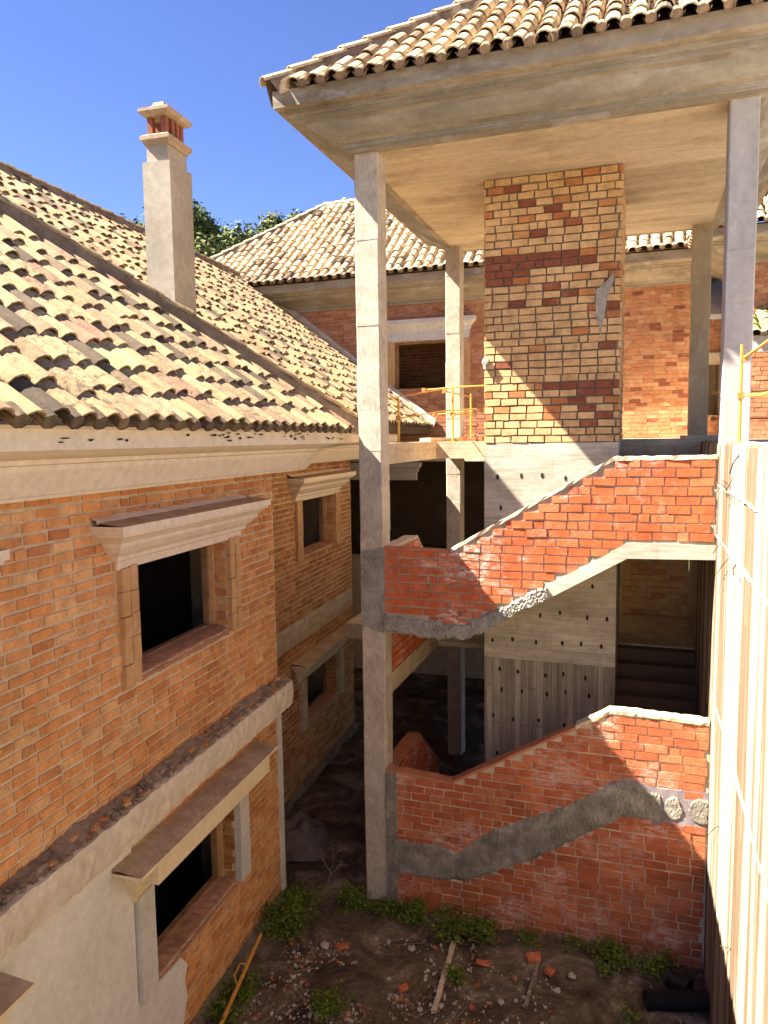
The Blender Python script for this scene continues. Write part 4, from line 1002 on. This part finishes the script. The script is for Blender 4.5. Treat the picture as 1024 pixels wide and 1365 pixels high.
brickbit(-1.06,8.14,.5,.075,.055,.035,'orange broken brick lying flat by the weeds at the red wall', .35, 'brick_red')
brickbit(-.86,7.98,1.2,.045,.035,.02,'small brick chip just right of the orange broken brick')
brickbit(-1.60,7.92,.2,.07,.035,.008,'thin red brick flake lying on the soil in mid yard')
brickbit(-3.25,7.66,.9,.08,.03,.022,'tan brick stub half buried in the big weed clump by the left house')
brickbit(-2.35,7.25,1.0,.06,.025,.02,'short reddish brick splinter near the pale stones in the left of the yard')
def strip(x0, y0, x1, y1, w, mat, label):
    d = Vector((x1-x0,y1-y0)); L = d.length; mb = MB(); n = 14
    for i in range(n):
        a = -L/2+L*i/n; mb.box(a+.004, a+L/n-.002, -w*R.uniform(.7,1), w*R.uniform(.7,1), -.02, .028+R.uniform(-.012,.006), j=.005)
    o = mb.build('timber_batten', mat); o.location = ((x0+x1)/2,(y0+y1)/2,.01); o.rotation_euler.z = math.atan2(d.y,d.x); tag(o, label, 'batten')
strip(-2.0,8.17,-1.95,7.05,.03,M['mortar'],'pale narrow batten lying in the soil towards the red wall')
strip(-1.0,8.13,-1.05,7.4,.022,M['rubble'],'dark narrow batten half sunk in the soil in front of the red wall')
# corrugated black pipe
e = empty('drain_pipe', (.45,7.86,0), 0, 'black corrugated drain pipe lying at the foot of the striped wall', 'pipe')
mb = MB(); pts = []; rad = []
for i in range(61):
    f = i/60; pts.append((.15+.62*f, 7.78+.19*f, .105)); rad.append(.092+(.010 if i % 2 else 0))
mb.tube(pts, rad, 20, caps=False)
mb.build('pipe_wall', M['black'], e, (.45,7.86,0))
mb = MB(); mb.tube([(.152,7.78,.105),(.45,7.87,.105)], .08, 18); mb.build('pipe_bore', M['hole'], e, (.45,7.86,0))
mb = MB(); mb.tube([(.40,8.22,.09),(.60,8.10,.10)], [.085,.085], 18, caps=False); mb.tube([(.40,8.22,.09),(.60,8.10,.10)], [.075,.075], 18, caps=False); mb.tube([(.40,8.22,.09),(.425,8.205,.09)], .098, 18, caps=False)
tag(mb.build('pipe_socket', M['black'], None, (0,0,0)), 'short black pipe socket lying behind the corrugated drain pipe', 'pipe')
# orange scaffold prop leaning by the house
PO = (-4.05,6.4,0)
e = empty('scaffold_prop', PO, 0, 'rusty orange scaffold prop leaning along the foot of the left house', 'prop')
mb = MB(); mb.tube([(-3.90,5.85,.06),(-4.13,7.33,.22)], .022, 10); mb.build('tube', M['prop'], e, PO)
mb = MB(); mb.tube([(-4.06,6.86,.20),(-4.10,6.80,.24),(-4.07,6.62,.23),(-4.01,6.58,.17)], .010, 8); mb.build('handle', M['prop'], e, PO)
# crumpled sheet
mb = MB(); n, m = 26, 20; vs = []
for j in range(m+1):
    for i in range(n+1):
        x = -.5+1.0*i/n; y = -.42+.84*j/m; r2 = (x/.5)**2+(y/.42)**2
        h = max(0, 1-r2)**.6*.42
        h += (.05*math.sin(17*x+6*y)+.04*math.sin(23*y-9*x)+R.uniform(-.02,.02))*min(1, max(0,1.1-r2))
        vs.append((x*(1+.08*math.sin(9*y)), y*(1+.08*math.sin(7*x)), max(h,.0)+.012))
mb.add(vs, [(j*(n+1)+i, j*(n+1)+i+1, (j+1)*(n+1)+i+1, (j+1)*(n+1)+i) for j in range(m) for i in range(n)])
o = mb.build('sheet', M['cloth'], smooth=True); o.location = (-4.72,9.55,0); o.rotation_euler.z = .5; tag(o, 'crumpled dirty grey sheet heaped in the shade behind the house corner', 'sheet')
# dry twig
mb = MB(); 
def branch(p, d, L, r, dep):
    q = p + d*L; mb.tube([tuple(p), tuple((p+q)/2+Vector((R.uniform(-.02,.02),R.uniform(-.02,.02),0))), tuple(q)], [r, r*.8, r*.6], 5, caps=False)
    if dep:
        for k in range(3):
            nd = (d + Vector((R.uniform(-.7,.7),R.uniform(-.7,.7),R.uniform(-.1,.5)))).normalized(); branch(p+d*L*R.uniform(.4,1), nd, L*.6, r*.6, dep-1)
branch(Vector((0,0,0)), Vector((.25,-.1,1)).normalized(), .42, .007, 3)
o = mb.build('dry_shrub', M['twig']); o.location = (-3.85,8.62,0); tag(o, 'bare dry shrub standing in the gap between house corner and tower column', 'shrub')
# bricks and scraps on the tower floor beside the rear column
mb = MB()
for i in range(9): x = -2.85+.09*i; mb.box(x,x+.12,12.1+R.uniform(-.1,.1),12.3,5.956,6.0+R.uniform(0,.03), R.random(), 0, .012)
tag(mb.build('brick_pile', M['brick_low']), 'low row of loose bricks on the tower floor by the rear column', 'bricks')

# weeds
def weed(x, y, r, h, n, label, leafs=.03, stems=14, name='weed'):
    if h < .4: r *= 1.35; h *= .72; n = int(n*1.3)
    e = empty(name, (x,y,0), 0, label, 'weed')
    mb = MB(); ml = MB()
    for i in range(stems):
        a = R.uniform(0,6.28); rr = r*math.sqrt(R.random()); hh = h*(1-.55*(rr/r)**2)*R.uniform(.65,1.1)
        b = (R.uniform(-.3,.3)*r, R.uniform(-.3,.3)*r, 0); t = (rr*math.cos(a), rr*math.sin(a), hh)
        mid = ((b[0]+t[0])*.45, (b[1]+t[1])*.45, hh*.6); mb.tube([b, mid, t], [.004,.003,.002], 4, caps=False)
        for k in range(n//stems):
            f = R.uniform(.3,1.05); c = Vector((b[0]+(t[0]-b[0])*f, b[1]+(t[1]-b[1])*f, hh*min(1,f*1.05))) + Vector((R.gauss(0,.04),R.gauss(0,.04),R.gauss(0,.025)))
            c.z = max(c.z, .01)
            d = Vector((R.uniform(-1,1),R.uniform(-1,1),R.uniform(-.2,.9))).normalized(); s = d.cross(Vector((R.uniform(-.3,.3),R.uniform(-.3,.3),1))).normalized()
            L = leafs*R.uniform(.7,1.5); w = L*.34
            ml.add([tuple(c), tuple(c+d*L*.5+s*w), tuple(c+d*L), tuple(c+d*L*.5-s*w)], [(0,1,2,3)], R.random())
    mb.build('stem', M['weed'], e, (0,0,0)); ml.build('foliage', M['weed'], e, (0,0,0))
    return e
weed(-4.02,7.80,.42,.42,1900,'largest bushy green weed clump at the corner foot of the left house', stems=46)
weed(-4.10,8.30,.30,.28,700,'loose weed clump in the shade just behind the largest clump', stems=24)
weed(-3.42,8.45,.26,.30,900,'bright green weed in front of the tower column foot', stems=24)
weed(-2.95,8.48,.18,.20,380,'low weed between the tower column and the red brick wall', stems=14)
weed(-2.58,8.42,.20,.32,700,'upright green weed at the left end of the red brick wall', stems=20)
weed(-1.95,8.42,.32,.30,1000,'wide green weed at the foot of the red brick wall above the pale batten', stems=30)
weed(-1.62,8.35,.18,.22,340,'small dark weed just right of the wide weed at the red wall', stems=14)
weed(-1.15,8.46,.16,.30,160,'sparse yellowish stalks against the red wall behind the orange broken brick', stems=12)
weed(-.68,8.46,.14,.26,110,'thin stalks at the foot of the red wall between two weed clumps', stems=9)
weed(-.22,8.35,.26,.30,700,'green weed at the red wall left of the black pipe', stems=22)
weed(.28,8.40,.22,.32,330,'straggly weed at the red wall beside the pipe socket', stems=16)
weed(-1.88,7.60,.10,.14,240,'small tuft growing beside the pale batten', stems=10)
weed(-4.05,6.55,.36,.20,1100,'grassy weeds beside the leaning scaffold prop at the house foot', stems=34)
weed(-3.0,6.72,.20,.20,420,'small weed clump at the front of the yard among the grit', stems=16)
weed(.0,7.55,.12,.14,150,'tiny tuft in front of the corrugated pipe mouth', stems=8)

# ================================================================== TREES
def tree(x, y, z0, h, r, label, mat, n=11000, ls=.16):
    e = empty('tree', (x,y,z0), 0, label, 'tree', 'trees on the hill behind the roofs')
    mb = MB(); mb.tube([(0,0,-.5),(.1,.05,h*.25),(.0,.1,h*.5),(.15,.0,h*.72)], [.26,.2,.15,.08], 8)
    cl = []
    for i in range(24):
        a = R.uniform(0,6.28); rr = r*math.sqrt(R.random())*.78; zz = h*R.uniform(.38,.88); cl.append((Vector((rr*math.cos(a), rr*math.sin(a), zz)), r*R.uniform(.26,.46)))
        mb.tube([(0,0,h*.3), (rr*.5*math.cos(a), rr*.5*math.sin(a), zz*.72), tuple(cl[-1][0])], [.10,.06,.03], 5, caps=False)
    mb.build('trunk', M['bark'], e)
    ml = MB()
    for i in range(n):
        c, cr = R.choice(cl); d = Vector((R.gauss(0,1),R.gauss(0,1),R.gauss(0,.8))).normalized()
        p = c + d*cr*(R.random()**.4)*R.uniform(.85,1.12)
        nrm = (d + Vector((R.uniform(-.8,.8),R.uniform(-.8,.8),R.uniform(-.2,1)))).normalized()
        a = nrm.orthogonal().normalized(); b = nrm.cross(a); t = R.uniform(0,6.28); a, b = a*math.cos(t)+b*math.sin(t), b*math.cos(t)-a*math.sin(t)
        s = ls*R.uniform(.6,1.3)
        ml.add([tuple(p-a*s), tuple(p+b*s*.5), tuple(p+a*s), tuple(p-b*s*.5)], [(0,1,2,3)], R.random())
    ml.build('crown', mat, e); return e
T = [
     (-24.34,38.15,11.55,9,3.0,'dark oak crown right behind the chimney, on its right side','leaf'),
     (-30.35,38.20,11.93,9,3.2,'dark oak showing just left of the chimney','leaf'),
     (-34.88,40.87,13.28,8.5,1.7,'small dark tree top peeping over the ridge between chimney and left edge','leaf'),
     (-38.95,41.59,14.57,9,2.0,'farthest left tree top over the ridge','leaf'),
     (-22.52,36.66,11.70,6,3.0,'lower bushy tree below the dark oak right of the chimney','leaf2'),
     (-21.71,39.06,12.21,6.5,2.8,'olive green tree between the oak and the far house roof','leaf2'),
     (-25.10,48.46,14.89,7,2.6,'pale olive tree farther back over the far house hip','leaf2'),
     (-23.41,49.05,15.22,7,2.6,'pale tree touching the top of the far house hip','leaf2'),
]
for (x, y, z0, h, r, lab, mt) in T: tree(x, y, z0-.55, h, r, lab, M[mt])

# ================================================================== CAMERA, LIGHT, WORLD
yt, pit, rol, fpx = math.radians(18.98), math.radians(5.5213), math.radians(-.7956), 995.0
F = Vector((0, math.cos(pit), -math.sin(pit))); U = Vector((0, math.sin(pit), math.cos(pit))); Rr = Vector((1,0,0))
Rr, U = Rr*math.cos(rol)+U*math.sin(rol), -Rr*math.sin(rol)+U*math.cos(rol)
rotz = Matrix.Rotation(yt, 3, 'Z'); Rr, U, F = rotz@Rr, rotz@U, rotz@F
cd = bpy.data.cameras.new('camera'); cam = bpy.data.objects.new('camera', cd); C.objects.link(cam)
m = Matrix((Rr, U, -F)).transposed().to_4x4(); m.translation = (0,0,6.0); cam.matrix_world = m
cd.sensor_fit = 'VERTICAL'; cd.sensor_height = 36; cd.lens = 36*fpx/1365; cd.clip_end = 2000; cd.clip_start = .05
sc.camera = cam
SD = Vector((.833,.257,-1.0)).normalized()
sl = bpy.data.lights.new('sun', 'SUN'); sl.energy = 5.0; sl.angle = math.radians(.5); sl.color = (1,.92,.80)
so = bpy.data.objects.new('sun', sl); C.objects.link(so); so.rotation_euler = (-SD).to_track_quat('Z','Y').to_euler(); so.location = (-10,-5,20)
w = bpy.data.worlds.new('World'); sc.world = w; w.use_nodes = True; nt = w.node_tree
sky = nt.nodes.new('ShaderNodeTexSky'); sky.sky_type = 'NISHITA'; sky.sun_disc = False
sky.sun_elevation = math.asin(-SD.z); sky.sun_rotation = math.atan2(-SD.x, -SD.y)
sky.air_density = 1.0; sky.dust_density = .0; sky.ozone_density = 4.0
bg = nt.nodes['Background']; bg.inputs[1].default_value = .07
hs = nt.nodes.new('ShaderNodeHueSaturation'); hs.inputs['Saturation'].default_value = 1.12; hs.inputs['Hue'].default_value = .52; hs.inputs['Value'].default_value = .45
nt.links.new(sky.outputs[0], hs.inputs['Color']); nt.links.new(hs.outputs[0], bg.inputs[0])
sc.view_settings.view_transform = 'Standard'; sc.view_settings.look = 'None'; sc.view_settings.exposure = 2.78; sc.view_settings.gamma = 1
sc.cycles.max_bounces = 12; sc.cycles.diffuse_bounces = 6
